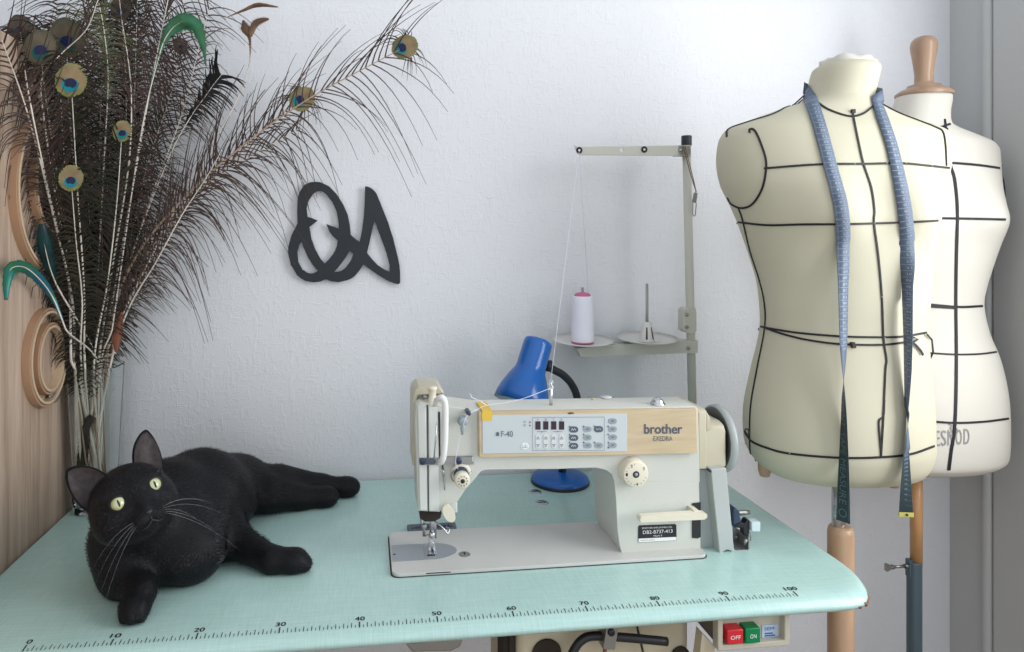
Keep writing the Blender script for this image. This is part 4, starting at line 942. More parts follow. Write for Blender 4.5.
# loops continue round the back
zs_ = [atY(838, y, CY1).z for y in (165, 223, 332, 449)]
for z in zs_:
    pts = F1.loop(z, .0012, 40, .45, PI - .45); flat_tape(m, pts, [(q - V(F1.at(z, 0).x - .1, CY1, q.z)) for q in pts], .0016)
obj('style_tape', m, M['styletape'], DF, 'black style tape lines pinned over the torso', weld=False)
m = MB(); rr_ = random.Random(3)
for x, y in ((813, 164), (834, 164), (854, 164.5), (886, 163.6), (905, 163.6), (931, 166.5), (873.6, 223), (881, 297), (884, 338), (862, 150), (790, 453)):
    p, n = F1.hit(x, y, .0022); m.lathe([(0, .0009), (.0008, .0006), (.0009, 0)], p, 'z', 6)
obj('pin_head', m, M['white_ink'], DF)
zbot = F1.R[0][0]
cx1 = atY(838.5, 500, CY1).x
m = MB(); m.tube([V(cx1, CY1, zbot - .002), V(cx1, CY1, atY(838, 530, CY1).z - .05)], .0108, 24); obj('chrome_tube', m, M['steel'], DF)
zw = atY(839, 528, CY1).z; cx1 = atY(840.7, 580, CY1).x
m = MB(); m.lathe([(0, .003), (.0115, .003), (.0155, .004), (.0190, 0), (.0208, -.008), (.0208, -zw + .18), (.034, -zw + .15), (.034, -zw + .05)], (cx1, CY1, zw), 'z', 36); obj('wooden_post', m, M['turned'], DF)
m = MB()
for k in range(3):
    a = math.radians(90 + 120*k); m.tube(vspline([V(cx1, CY1, .14), V(cx1 + .12*math.cos(a), CY1 + .12*math.sin(a), .10), V(cx1 + .24*math.cos(a), CY1 + .24*math.sin(a), .02)], 6), .016, 10)
obj('tripod_foot', m, M['turned'], DF)
for x, y in ((771, 484.5), (906, 489)):
    p, n = F1.hit(x, y - 4, 0); m = MB(); q = p + V(.002, .03, -.004); m.lathe([(0, -.012), (.008, -.010), (.011, 0), (.011, .012)], q, 'z', 20); obj('peg', m, M['turned'], DF)

# ---------- rear form
CY2 = .385
rows2 = [(472.5, 846, 996, .60), (469, 834, 1004, .62), (460, 828, 1008, .66), (429, 827, 1009, .68), (390, 829, 1007, .68), (357, 837, 999.5, .68), (330, 848, 988.5, .68), (304, 853, 983, .69), (285, 850, 986, .66), (269, 845, 991, .64), (245, 837, 999, .62), (222, 829, 1006.8, .60), (205, 832, 1004, .56), (190, 835, 1001.5, .52), (170, 836, 1000.3, .46), (154, 837, 999.6, .42), (148, 840, 998, .42), (142, 845, 992, .44), (134, 862, 973, .52), (127.5, 884, 957, .72), (122, 889, 951, .86), (110, 892, 950.5, .9), (100, 894, 952, .9), (92.5, 896, 952.5, .9)]
zb2 = atY(918, 216, CY2).z
F2 = Form(rows2, CY2, [(-.075, zb2, .05, .045, .02), (.075, zb2, .05, .045, .02)])
DF2 = thing('dress_form', V(atY(916, 560, CY2).x, CY2, 0), 'white tailor\'s dress form with turned wooden neck knob, behind and right of the cream one', 'dress form', 'tailor\'s dress forms')
obj('torso', F2.mesh(), M['canvas2'], DF2)
m = MB(); tw = .0022
tape_px(m, F2, [(944.5, 119), (945.5, 128)], .002); tape_px(m, F2, [(930, 128), (940, 127.5), (950, 124)], .002)
tape_px(m, F2, [(946, 128), (948.5, 150), (950, 165), (954, 178), (956.5, 200), (957, 220), (956, 260), (955.5, 300), (956, 354), (955.5, 400), (954, 430), (951, 450), (948.5, 470)], .0028)
tape_px(m, F2, [(940, 162.5), (960, 163.6), (980, 165.5), (998, 168)], tw)
tape_px(m, F2, [(930, 218), (957, 218.5), (985, 219), (1005, 219.5)], tw)
tape_px(m, F2, [(924, 304), (940, 305.5), (960, 307), (982, 306)], tw); tape_px(m, F2, [(924, 305.5), (935, 306.8), (955, 308)], tw)
tape_px(m, F2, [(928, 353), (955, 354.5), (980, 354), (999, 351.5)], .0016)
tape_px(m, F2, [(932, 421.5), (957, 422.8), (985, 421.5), (1008, 418.5)], .0019)
zr = [atY(918, y, CY2).z for y in (166, 219, 306, 352, 420)]
for z in zr:
    pts = F2.loop(z, .0012, 50, -.35, PI + .2); flat_tape(m, pts, [(q - V(F2.at(z, 0).x - .1, CY2, q.z)) for q in pts], .0018)
p = [F2.hit(999, 168, .001)[0], atY(1003, 178, CY2 - .01), atY(1005, 195, CY2 - .02), atY(1004.5, 215, CY2 - .03)]; flat_tape(m, vspline(p, 5), [V(1, -.5, 0)]*16, .0022)
obj('style_tape', m, M['styletape'], DF2, 'black style tape lines pinned over the torso', weld=False)
m = MB()
def wrap(s, x0, x1, y0, y1):
    put_text(m, s, lambda u, v: F2.hit(x0 + (x1 - x0)*u, y1 + (y0 - y1)*v, .0012)[0])
wrap('E', 935.8, 939.6, 430.5, 446); wrap('S', 940.8, 946, 430.2, 445.7); wrap('M', 947.5, 954, 429.8, 445.3); wrap('O', 955.5, 961.5, 429.3, 444.6); wrap('D', 963.5, 969, 428.7, 444)
wrap('36', 948, 957.5, 423.5, 433)
obj('printed_lettering', m, mat('grey_print', (.30, .29, .29), .6), DF2, weld=False)
zc2 = F2.R[-1][0]; cxn = F2.R[-1][1]; rn = F2.R[-1][2]
m = MB(); k = rn
m.lathe([(k*1.0, -.001), (k*1.03, .002), (k*1.02, .006), (k*.85, .0125), (k*.62, .0175), (k*.60, .0215), (k*.45, .023), (k*.36, .024), (.0168, .030), (.0165, .045), (.0195, .070), (.0232, .092), (.0240, .103), (.0225, .112), (.017, .119), (.008, .1225), (0, .123)], (cxn, CY2, zc2), 'z', 48); obj('neck_knob', m, M['turned_dark'], DF2)
zb_2 = F2.R[0][0]; cx2 = atY(916.2, 520, CY2).x
m = MB(); m.tube([V(cx2, CY2, zb_2 - .004), V(cx2, CY2, atY(916, 565, CY2).z)], .0112, 24); obj('wooden_rod', m, M['turned2'], DF2)
zt2 = atY(914, 561, CY2).z; cxt = atY(914.3, 600, CY2).x
m = MB(); m.lathe([(.0112, 0), (.0132, 0), (.0137, -.003), (.0137, -zt2 + .04)], (cxt, CY2, zt2), 'z', 28); m.bounds((cxt - .0150, CY2 - .006, zt2 - .03), (cxt - .008, CY2 + .006, zt2 + .004)); obj('steel_tube', m, M['slate_tube'], DF2)
m = MB(); zs2 = atY(900, 566.5, CY2).z; xk = atY(885, 566, CY2).x; xe_ = cxt - .014
m.tube([V(xk + .012, CY2, zs2), V(xe_, CY2, zs2)], .0028, 10); m.lathe([(.0045, xe_ - .008), (.0045, xe_)], (0, CY2, zs2), 'x', 12); m.lathe([(.0050, xk + .016), (.0035, xk + .020), (.0030, xk + .024)], (0, CY2, zs2), 'x', 12)
m.prism([(xk, zs2 - .006), (xk + .004, zs2 - .0085), (xk + .013, zs2 - .004), (xk + .013, zs2 + .004), (xk + .004, zs2 + .0085), (xk, zs2 + .007)], [], lambda u, v: (u, CY2 - .002, v), lambda u, v: (u, CY2 + .002, v)); obj('thumb_screw', m, M['dullsteel'], DF2)
m = MB()
for k_ in range(3):
    a = math.radians(90 + 120*k_); m.tube([V(cxt, CY2, .08), V(cxt + .20*math.cos(a), CY2 + .12*math.sin(a), .02)], .012, 10)
obj('tripod_foot', m, M['slate_tube'], DF2)

# ---------- measuring tape draped round the neck of the front form
Ls = [(805.5, 86), (810, 99), (817.8, 122.8), (824, 145), (830, 168), (835.5, 187), (840.2, 207), (842.3, 229), (843.2, 261), (843.3, 298), (843.4, 335), (843.6, 357), (843.8, 376), (843.7, 394.6), (844, 419), (843.8, 456), (843.3, 493), (843, 521)]
Lw = [11, 11, 11.5, 12, 12.4, 12, 11.3, 10.8, 9.6, 8.2, 6.8, 4.5, 1.0, -2.6, -5, -8, -10.8, -12]
Rs = [(874.8, 99.5), (877.5, 107), (881.6, 119), (890, 143.6), (896, 168), (901, 192.7), (904.8, 217), (906.2, 235), (907, 261), (907.4, 298), (908, 335), (907.9, 357), (907.7, 372.5), (906.5, 407), (906, 431), (906.2, 456), (906, 480.5), (906, 509), (906, 512)]
Rw = [3.5, 5, 7.5, 9.3, 9, 10.4, 11.5, 11.7, 10.5, 9, 7.6, 6.7, 6, 3, -1.5, -5, -8.4, -11.5, -11.7]
FULL = .0104    # half width
def strand(pts, wid, side):
    P2 = spline([(a, b, w) for (a, b), w in zip(pts, wid)], 6); c_ = []; w_ = []
    ylast = None
    for i, (x, y, w) in enumerate(P2):
        if y < 470: p, n = F1.hit(x, y, .0028)
        else: p = atY(x, y, ylast); n = V(0, -1, 0)
        if y < 225: pass
        else:
            if ylast is not None and p.y > ylast - .0: p = atY(x, y, ylast if y > 300 else min(p.y, ylast + .004)) if y > 240 else p
        ylast = min(p.y, ylast) if (ylast is not None and y > 240) else p.y
        c_.append(p); dep = (p - CAM).dot(FW)
        hw = max(-FULL, min(w/2/F*dep, FULL)); ph = math.acos(hw/FULL)
        t = None; w_.append((hw, ph, n, y))
    out = []
    for i, (p, (hw, ph, n, y)) in enumerate(zip(c_, w_)):
        t = (c_[min(i+1, len(c_)-1)] - c_[max(i-1, 0)]).normalized()
        k = min(1, max(0, (y - 225)/60)); ws = n.cross(t).normalized()
        if ws.dot(RT) < 0: ws = -ws
        vd = V(p.x - CAM.x, p.y - CAM.y, 0).normalized(); rv = V(vd.y, -vd.x, 0)
        tw_ = (rv*math.cos(ph) + vd*math.sin(ph)*side)
        ww = ((ws if k < 1 else tw_)*(1-k) + tw_*k).normalized()
        out.append((p - vd*(math.sin(ph)*FULL*.75*k), ww*FULL))
    return out
LS = strand(Ls, Lw, 1); RS = strand(Rs, Rw, -1)
# behind the neck
za = LS[0][0]; zb3 = RS[0][0]; nx = np.interp(za.z, F1.R[:, 0], F1.R[:, 1]); na = np.interp((za.z + zb3.z)/2, F1.R[:, 0], F1.R[:, 2])
back = []
a0 = math.atan2(za.y - CY1, za.x - nx); a1 = math.atan2(zb3.y - CY1, zb3.x - nx)
a0 = a0 % (2*PI); a1 = a1 % (2*PI)
if a1 > a0: a1 -= 2*PI
r0 = math.hypot(za.x - nx, za.y - CY1); r1 = math.hypot(zb3.x - nx, zb3.y - CY1)
for t in np.linspace(0, 1, 22)[1:-1]:
    a = a0 + (a1 - a0)*t; z = za.z*(1-t) + zb3.z*t + .012*math.sin(PI*t); r = max(r0*(1-t) + r1*t, na + .006)
    back.append((V(nx + math.cos(a)*r, CY1 + math.sin(a)*r, z), V(-.1*math.cos(a), -.1*math.sin(a), 1).normalized()*FULL))
LW0 = LS[0][1]; seq = LS[::-1]; 
if seq[-1][1].dot(back[0][1]) < 0: back = [(p, -w) for p, w in back]
seq = seq + back
if RS[0][1].dot(seq[-1][1]) < 0: RS2 = [(p, -w) for p, w in RS]
else: RS2 = RS
seq = seq + RS2
MT = thing('measuring_tape', LS[0][0], 'blue measuring tape hanging round the neck of the cream dress form', 'measuring tape')
m = MB(); m.ribbon([p for p, w in seq], [w for p, w in seq]); o = obj('tape_strip', m, M['tape_blue'], MT); sd = o.modifiers.new('s', 'SOLIDIFY'); sd.thickness = .0005; sd.offset = 0
# printed marks follow the strip
def marks(st, rows):
    P_ = [p for p, w in st]; cum = [0]
    for i in range(1, len(P_)): cum.append(cum[-1] + (P_[i] - P_[i-1]).length)
    def at(s_, u, off=.0005):
        s_ = min(max(s_, 0), cum[-1] - 1e-6); i = int(np.searchsorted(cum, s_, side='right')) - 1; i = min(i, len(P_) - 2)
        t = (s_ - cum[i])/max(1e-9, cum[i+1] - cum[i]); p = P_[i].lerp(P_[i+1], t); w = st[i][1].lerp(st[i+1][1], t)
        n = (P_[i+1] - P_[i]).cross(w).normalized()
        if n.dot(CAM - p) < 0: n = -n
        return p + w*u + n*off
    return at, cum[-1]
for st, flip in ((LS, 1), (RS, -1)):
    m = MB()
    at, Lt = marks(st, None); nmax = int(Lt*100); ylim = 352 if flip > 0 else 398
    for k in range(1, nmax + 1):
        s_ = k*.01
        if proj(at(s_, 0))[1] > ylim: break
        for (u0, u1, sw) in ((-.95, .95, .00022),):
            m.add([at(s_ - sw, u0), at(s_ - sw, u1), at(s_ + sw, u1), at(s_ + sw, u0)], [(0, 1, 2, 3)])
        for j in range(1, 10): 
            if j % 2 == 0: m.add([at(s_ - j*.001 - .00012, -.95*flip), at(s_ - j*.001 - .00012, -.62*flip), at(s_ - j*.001 + .00012, -.62*flip), at(s_ - j*.001 + .00012, -.95*flip)], [(0, 1, 2, 3)])
        put_text(m, str(40 + k if flip > 0 else 100 - k), lambda u, v: at(s_ + .0030 + .004*v, (-.1 + .75*u)*1.0))
    obj('tape_marks', m, M['tape_mark'], MT, weld=False)
m = MB(); at, Lt = marks(LS, None)
# reverse side, turned to the front below the twist
i0 = next(i for i, (p, w) in enumerate(LS) if proj(p)[1] > 392)
m.ribbon([p + (CAM - p).normalized()*.0009 for p, w in LS[i0:]], [w for p, w in LS[i0:]])
i1 = next(i for i, (p, w) in enumerate(RS) if proj(p)[1] > 432)
m.ribbon([p + (CAM - p).normalized()*.0011 for p, w in RS[i1:]], [w for p, w in RS[i1:]])
obj('tape_reverse', m, M['tape_back'], MT, 'dark back of the tape showing below the twists')
m = MB()
sg = 1 if LS[-1][1].dot(RT) > 0 else -1
def vert(s, s0, s1): put_text(m, s, lambda u, v: at(Lt - (s1 + (s0 - s1)*u), (-.55 + 1.1*v)*sg, .0012))
vert('MEASURE', .028, .098); vert('TAPE', .104, .140); vert('MENT', .147, .185)
c0 = [at(Lt - .014 + .0065*math.sin(a), .62*math.cos(a), .0012) for a in np.linspace(0, 2*PI, 24)]; c1 = [at(Lt - .014 + .0050*math.sin(a), .46*math.cos(a), .0012) for a in np.linspace(0, 2*PI, 24)]
m.add(c0 + c1, [(i, i + 1, i + 25, i + 24) for i in range(23)])
for u in (-.88, .80): m.add(sum([[at(Lt - .20 + .0098*k, u, .0010), at(Lt - .20 + .0098*k, u + .08, .0010)] for k in range(21)], []), [(2*k, 2*k+1, 2*k+3, 2*k+2) for k in range(20)])
at2, Lt2 = marks(RS, None)
for k in range(12):
    m.add([at2(Lt2 - .012 - k*.008, -.8, .0012), at2(Lt2 - .012 - k*.008, .1, .0012), at2(Lt2 - .0125 - k*.008, .1, .0012), at2(Lt2 - .0125 - k*.008, -.8, .0012)], [(0, 1, 2, 3)])
obj('tape_lettering', m, mat('tape_letter_teal', (.085, .14, .155), .5), MT, weld=False)
m = MB(); e = [at2(Lt2 - .0015, -1.02, .001), at2(Lt2 - .0015, 1.02, .001), at2(Lt2 + 0, 1.02, .001), at2(Lt2, -1.02, .001)]
p, w = RS[-1]; dn = V(0, 0, -.007); m.prism([(-1, 0), (1, 0), (1, 1), (-1, 1)], [], lambda u, v: p + w*u*1.03 + dn*(v) + V(0, -.0012, .001), lambda u, v: p + w*u*1.03 + dn*v + V(0, .001, .001)); EN = obj('tape_end', m, M['brass'], MT)
m = MB(); m.lathe([(0, -.0016), (.0018, -.0016), (.0018, 0)], p + dn*.5 + V(0, -.0012, .001), 'y', 12); obj('rivet', m, M['ink'], EN)
# ================================================================== glass vase with feathers
VC = V(-.078, .432, T)          # centre of the vase base
VH = .262
VS = thing('glass_vase', VC, 'clear square glass vase full of feather stems, behind the cat', 'vase')
def sq_ring(h, z, k=.28, n=40):
    out = []
    for i in range(n):
        a = 2*PI*i/n; c_, s_ = math.cos(a), math.sin(a); e = .42
        out.append(VC + V(math.copysign(abs(c_)**e, c_)*h, math.copysign(abs(s_)**e, s_)*h, z))
    return out
def vr(z): return .0318 + .0105*(z/VH)**1.3
prof = [(0, .0008), (.9, .0008), (1, .003)] 
m = MB(); n = 40; rings = [sq_ring(.001, .0008), sq_ring(.029, .0008), sq_ring(.0318, .004)]
for z in np.linspace(.02, VH - .004, 12): rings.append(sq_ring(vr(z), z))
R_ = vr(VH)
rings += [sq_ring(R_, VH - .0012), sq_ring(R_ - .0002, VH - .0005), sq_ring(R_ - .0006, VH - .0001), sq_ring(R_ - .0011, VH), sq_ring(R_ - .0016, VH - .0001), sq_ring(R_ - .0020, VH - .0005), sq_ring(R_ - .0022, VH - .0012)]
for z in np.linspace(VH - .004, .022, 12): rings.append(sq_ring(vr(z) - .0022, z))
rings += [sq_ring(.027, .014), sq_ring(.001, .014)]
vs = [q for r_ in rings for q in r_]; fs = []
for i in range(len(rings) - 1):
    for k in range(n): fs.append((i*n+k, i*n+(k+1)%n, (i+1)*n+(k+1)%n, (i+1)*n+k))
m.add(vs, fs, 0, True); m.add(rings[0], [list(range(n))]); m.add(rings[-1], [list(range(n))])
obj('vessel', m, M['glass'], VS)

rnd = random.Random(11)
def fpt(px, py, Y):
    p = atY(px, py, Y)
    if p.x < -.098 and p.z < 1.60: p = atX(px, py, -.098)
    return p
def feather(path, Ys, label, group, eye=None, foot=None, bl=.06, dens=1.0, start=.28, kind='barb', quill='quill', qr=.0016, seed=0, curlk=1.0, droop=1.0, tipfan=False, name='peacock_feather', sparse=0, shaded=False, bw=None):
    r = random.Random(seed*31 + 5)
    pts3 = [fpt(x, y, np.interp(i, [0, len(path) - 1], Ys)) for i, (x, y) in enumerate(path)]
    # the stem inside the vase
    path = [((path[0][0] - 96)*1.7 + 92, path[0][1])] + list(path[1:]); pts3[0] = fpt(*path[0], Ys[0]); top = pts3[0]
    if foot is None:
        f = VC + V(r.uniform(-.024, .024), r.uniform(-.024, .024), .018 + r.uniform(0, .01))
    else: f = foot
    P3 = [Vector(q) for q in spline([tuple(f), tuple(top)] + [tuple(q) for q in pts3[1:]], 10)]
    # keep the stem inside the rim
    for q in P3:
        h = q.z - T
        if h < VH + .002:
            lim = vr(max(h, 0)) - .0060
            q.x = min(max(q.x, VC.x - lim), VC.x + lim); q.y = min(max(q.y, VC.y - lim), VC.y + lim)
        q.y = min(q.y, WY - .006)
    cum = [0]
    for i in range(1, len(P3)): cum.append(cum[-1] + (P3[i] - P3[i-1]).length)
    Lt = cum[-1]
    def at(s_):
        s_ = min(max(s_, 0), Lt - 1e-6); i = min(int(np.searchsorted(cum, s_, side='right')) - 1, len(P3) - 2)
        t = (s_ - cum[i])/max(1e-9, cum[i+1] - cum[i]); return P3[i].lerp(P3[i+1], t), (P3[i+1] - P3[i]).normalized()
    o = thing(name, f, label, 'feather', group)
    m = MB(); m.tube(P3, [qr*1.9*(1 - .80*(c/Lt)**.8) for c in cum], 6); obj('quill', m, M[quill], o)
    def one(m, p, d, side, L_, curl, w=.0005, nseg=6):
        pts = []; wv = []; 
        for k in range(nseg + 1):
            t = k/nseg
            q = p + (d*t + side*curl*t*t + V(0, 0, -1)*droop*.28*t*t*t)*L_
            q.y = min(q.y, WY - .002)
            if q.z < 1.56: q.x = max(q.x, -.124)
            pts.append(q)
        vw = (p - CAM).normalized(); wd = d.cross(vw).normalized()
        for k in range(nseg + 1):
            ww = w*(1 - .75*k/nseg); tt = (pts[min(k+1, nseg)] - pts[max(k-1, 0)]).normalized(); wd = tt.cross(vw); wd = wd.normalized() if wd.length > 1e-6 else V(1, 0, 0)
            wv.append(wd*ww)
        m.ribbon(pts, wv)
    m = MB(); s_ = Lt*start; up = V(0, 0, 1)
    step = .0078/dens; ph1 = r.uniform(0, 6); ph2 = r.uniform(0, 6)
    while s_ < Lt - (.004 if not eye else .012):
        p, t_ = at(s_); u = s_/Lt
        prof = min(1, (u - start)/.18 + .25)*(.36 + .64*u)*(1 if not eye else min(1, (1 - u)/.10 + .55))
        nrm = (CAM - p).normalized()
        for sd in (-1, 1):
            side = t_.cross(nrm).normalized()*sd
            Lb = bl*1.35*prof*r.uniform(.75, 1.12)
            wv1 = math.sin(s_*34 + ph1 + sd); wv2 = math.sin(s_*21 + ph2 - sd*1.3); an = math.radians(42 + 14*wv1 + r.uniform(-13, 13)); d = (t_*math.cos(an) + side*math.sin(an) + nrm*(.35*wv2 + r.uniform(-.15, .15))).normalized()
            one(m, p, d, ((t_*.7 + side*.1 + V(0, 0, .1*wv1)) if side.z > .15 else (side*.45 - t_*(.35 + .5*wv2) + V(0, 0, -.7))).normalized(), Lb, (.55 + .40*wv1 + r.uniform(-.3, .45))*curlk, bw or (.0016 if kind in ('barb_k', 'barb_g') else .0013), 8)
        s_ += step*r.uniform(.7, 1.3)*(1 + sparse*u)
    if tipfan:
        p, t_ = at(Lt - .002); nrm = (CAM - p).normalized()
        for k in range(26):
            a = math.radians(r.uniform(-60, 60)); side = t_.cross(nrm).normalized()
            one(m, p, (t_*math.cos(a) + side*math.sin(a) + nrm*r.uniform(-.3, .3)).normalized(), side*math.copysign(1, a), bl*r.uniform(.4, .8), .3, .0006)
    if eye:
        ex, ey, er, eang = eye[:4]; p = at(Lt)[0]; t_ = at(Lt - .004)[1]
        nrm = (CAM - p).normalized(); side = t_.cross(nrm).normalized()
        for k in range(24):
            a = math.radians(r.choice((-1, 1))*r.uniform(25, 150)); dd = (t_*math.cos(a) + side*math.sin(a)).normalized()
            one(m, p + dd*er*1.0, (dd*.6 - t_*.2 + nrm*r.uniform(-.1, .1)).normalized(), (side*math.copysign(.3, a) - t_*.6 + V(0, 0, -.4)).normalized(), er*r.uniform(.5, 1.4), r.uniform(.2, .8), .0009)
    obj('barbs', m, M[kind], o, weld=False)
    if eye:
        tilt = V(r.uniform(-.2, .2), 0, r.uniform(-.15, .15)); nv = (nrm + tilt).normalized()
        a = math.radians(eang); right = RT*math.cos(a) + up*math.sin(a); upv = -RT*math.sin(a) + up*math.cos(a); right = (right - nv*right.dot(nv)).normalized(); upv = (upv - nv*upv.dot(nv)).normalized()
        p = p + nv*.0035
        def disc(mm, rx, ry, ox, oy, off, mi, nn=36, notch=False, jag=0):
            c0 = p + right*ox + upv*oy + nv*off; vs = []
            for k in range(nn):
                b = 2*PI*k/nn; q = 1
                if notch: q = 1 - .32*math.exp(-((b - 4.71)/.35)**2)
                q *= 1 + jag*math.sin(b*17 + 3*math.sin(b*5))
                vs.append(c0 + right*math.cos(b)*rx*q + upv*math.sin(b)*ry*q - nv*.0010*(1 if rx > er*.5 else 0))
            mm.add([c0] + vs, [(0, k + 1, (k + 1) % nn + 1) for k in range(nn)], mi, True)
        mm = MB(); disc(mm, er, er*1.22, 0, 0, 0, 0, jag=.03, nn=120); disc(mm, er*.84, er*1.02, 0, er*.03, .0004, 1, jag=.02, nn=90); disc(mm, er*.52, er*.54, 0, -er*.34, .0010, 2); disc(mm, er*.38, er*.36, 0, -er*.22, .0016, 3, notch=True)
        obj('eyespot', mm, [M[q + ('2' if shaded else '')] for q in ('eye_o', 'eye_b', 'eye_t')] + [M['eye_n']], o, weld=False)
    return o
G = 'peacock feathers in the glass vase'
EY = 'peacock feather with blue-green eyespot '
feather([(104, 372), (113, 310), (140, 250), (192, 190), (250, 140), (310, 98), (365, 68), (405, 47)], (.43, .42), 'longest peacock feather, sweeping far right to a blue-green eyespot near the top', G, eye=(0, 0, .0215, -70), bl=.10, sparse=1.0, dens=1.1, seed=1, quill='quill_brown', qr=.0021, start=.30)
feather([(106, 372), (118, 310), (150, 250), (196, 195), (235, 158), (268, 125), (302, 99)], (.44, .45), 'peacock feather sweeping right to a low eyespot below the longest one', G, eye=(0, 0, .0215, -60), bl=.075, sparse=.8, dens=1.0, seed=2, quill='quill_brown', start=.32)
feather([(92, 372), (84, 290), (78, 200), (74, 130), (71, 80)], (.40, .24), 'peacock feather whose bright round eyespot faces the camera, high at left', G, eye=(0, 0, .0215, -12), bl=.05, dens=1.0, seed=3, kind='barb_g')
feather([(90, 372), (82, 300), (76, 240), (71, 178)], (.40, .26), 'peacock feather with a low eyespot beside the largest hoop', G, eye=(0, 0, .017, -8), bl=.045, seed=4, kind='barb_g')
feather([(94, 372), (92, 300), (90, 230), (86, 166)], (.44, .40), 'peacock feather with small dark eyespot among the middle stems', G, eye=(0, 0, .011, 0), bl=.05, seed=5, shaded=True)
feather([(97, 372), (108, 280), (117, 200), (122, 131)], (.41, .35), 'peacock feather with small teal eyespot in the centre of the bunch', G, eye=(0, 0, .015, 0), bl=.06, seed=6, kind='barb_g')
feather([(90, 372), (84, 280), (75, 180), (68, 90), (67, 38)], (.43, .33), 'peacock feather with large bronze eyespot and navy centre near the top left', G, eye=(0, 0, .026, 5), bl=.055, seed=7, shaded=True)
feather([(86, 372), (74, 280), (58, 180), (46, 100), (40, 47)], (.45, .44), 'peacock feather with dim teal eyespot at the upper left', G, eye=(0, 0, .022, 0), bl=.055, seed=8, kind='barb_g', shaded=True)
feather([(84, 372), (68, 280), (46, 180), (28, 90), (20, 28)], (.45, .42), 'peacock feather with dark eyespot nearest the top left corner', G, eye=(0, 0, .019, 0), bl=.06, seed=9, shaded=True)
feather([(99, 372), (112, 270), (124, 170), (126, 90), (121, 8)], (.44, .42), 'peacock feather with navy eyespot cut by the top edge, straight stem', G, eye=(0, 0, .018, 0), bl=.06, seed=10, kind='barb_k', shaded=True)
feather([(104, 372), (124, 270), (146, 170), (172, 90), (180, 46)], (.46, .47), 'peacock feather with pale brown eyespot turned away, right of the bunch', G, eye=(0, 0, .013, 30), bl=.06, seed=11, shaded=True)
# long bare-topped stems
feather([(86, 372), (72, 300), (52, 210), (28, 115), (2, 40)], (.42, .22), 'peacock feather with pale stem leaning far left across the oak board', G, bl=.055, seed=12, dens=.8, qr=.0020)
feather([(88, 372), (72, 290), (56, 200), (44, 120), (42, 78), (60, 55), (86, 30), (98, 0)], (.40, .30), 'peacock feather with a pale stem bending sharply right near its top', G, bl=.05, seed=13, dens=.8, qr=.0019)
feather([(101, 372), (116, 280), (134, 180), (150, 90), (164, 20), (170, -10)], (.43, .40), 'peacock feather with white straight stem leaving the top just left of the green curl', G, bl=.075, seed=14, qr=.0019)
feather([(99, 372), (110, 280), (128, 170), (131, 90), (122, 20), (118, -12)], (.42, .38), 'peacock feather with speckled white stem rising through the bunch centre', G, bl=.07, seed=15, qr=.0018)
feather([(105, 372), (128, 300), (165, 235), (215, 180), (262, 150), (300, 128)], (.46, .48), 'peacock feather without eyespot fanning right below the two long ones', G, bl=.062, seed=16, start=.45, dens=.6, tipfan=False)
feather([(106, 372), (128, 310), (156, 262), (182, 215), (206, 178), (222, 150)], (.42, .38), 'short peacock feather with loosely curling barbs right of the bunch', G, bl=.060, seed=17, start=.42, dens=.8, curlk=2.0)
feather([(104, 372), (122, 290), (150, 200), (180, 120), (196, 60), (210, 5)], (.45, .46), 'peacock feather with thin brown barbs rising to the right of the green curl', G, bl=.06, seed=18, dens=.6)
feather([(103, 372), (118, 290), (140, 200), (160, 120), (176, 50), (186, -10)], (.47, .48), 'peacock feather hanging close to the wall behind the green curl', G, bl=.06, seed=19, dens=.6)
dense = 'eyeless peacock feather in the dense dark middle of the bunch'
for k in range(13):
    x1 = 34 + k*9.5 + rnd.uniform(-6, 6); x0 = 84 + k*1.6; yt = rnd.uniform(-15, 45); mid = (x0*.45 + x1*.55)
    feather([(x0, 372), ((x0*2 + x1)/3 + rnd.uniform(-5, 5), 270), ((x0 + 2*x1)/3 + rnd.uniform(-6, 6), 150), (x1, yt)], (rnd.uniform(.42, .46), rnd.uniform(.36, .49)), dense, 'eyeless peacock feathers in the dark middle of the bunch', bl=rnd.uniform(.035, .06), seed=40 + k, kind=('barb', 'barb_k', 'barb_g')[k % 3], dens=.8, start=.26, qr=.0008, quill='quill' if k % 2 else 'quill_brown')
short = 'short dark feather low in the bunch just above the vase rim'
for k in range(9):
    x1 = 58 + k*8 + rnd.uniform(-4, 4); x0 = 86 + k*2
    feather([(x0, 372), ((x0 + x1)/2, 300), (x1, rnd.uniform(170, 250))], (.46, rnd.uniform(.46, .50)), short, 'short dark feathers above the vase rim', bl=rnd.uniform(.03, .05), seed=70 + k, kind='barb_k' if k % 2 else 'barb_g', dens=2.0, start=.40, bw=.0024, qr=.0008, quill='quill_brown')

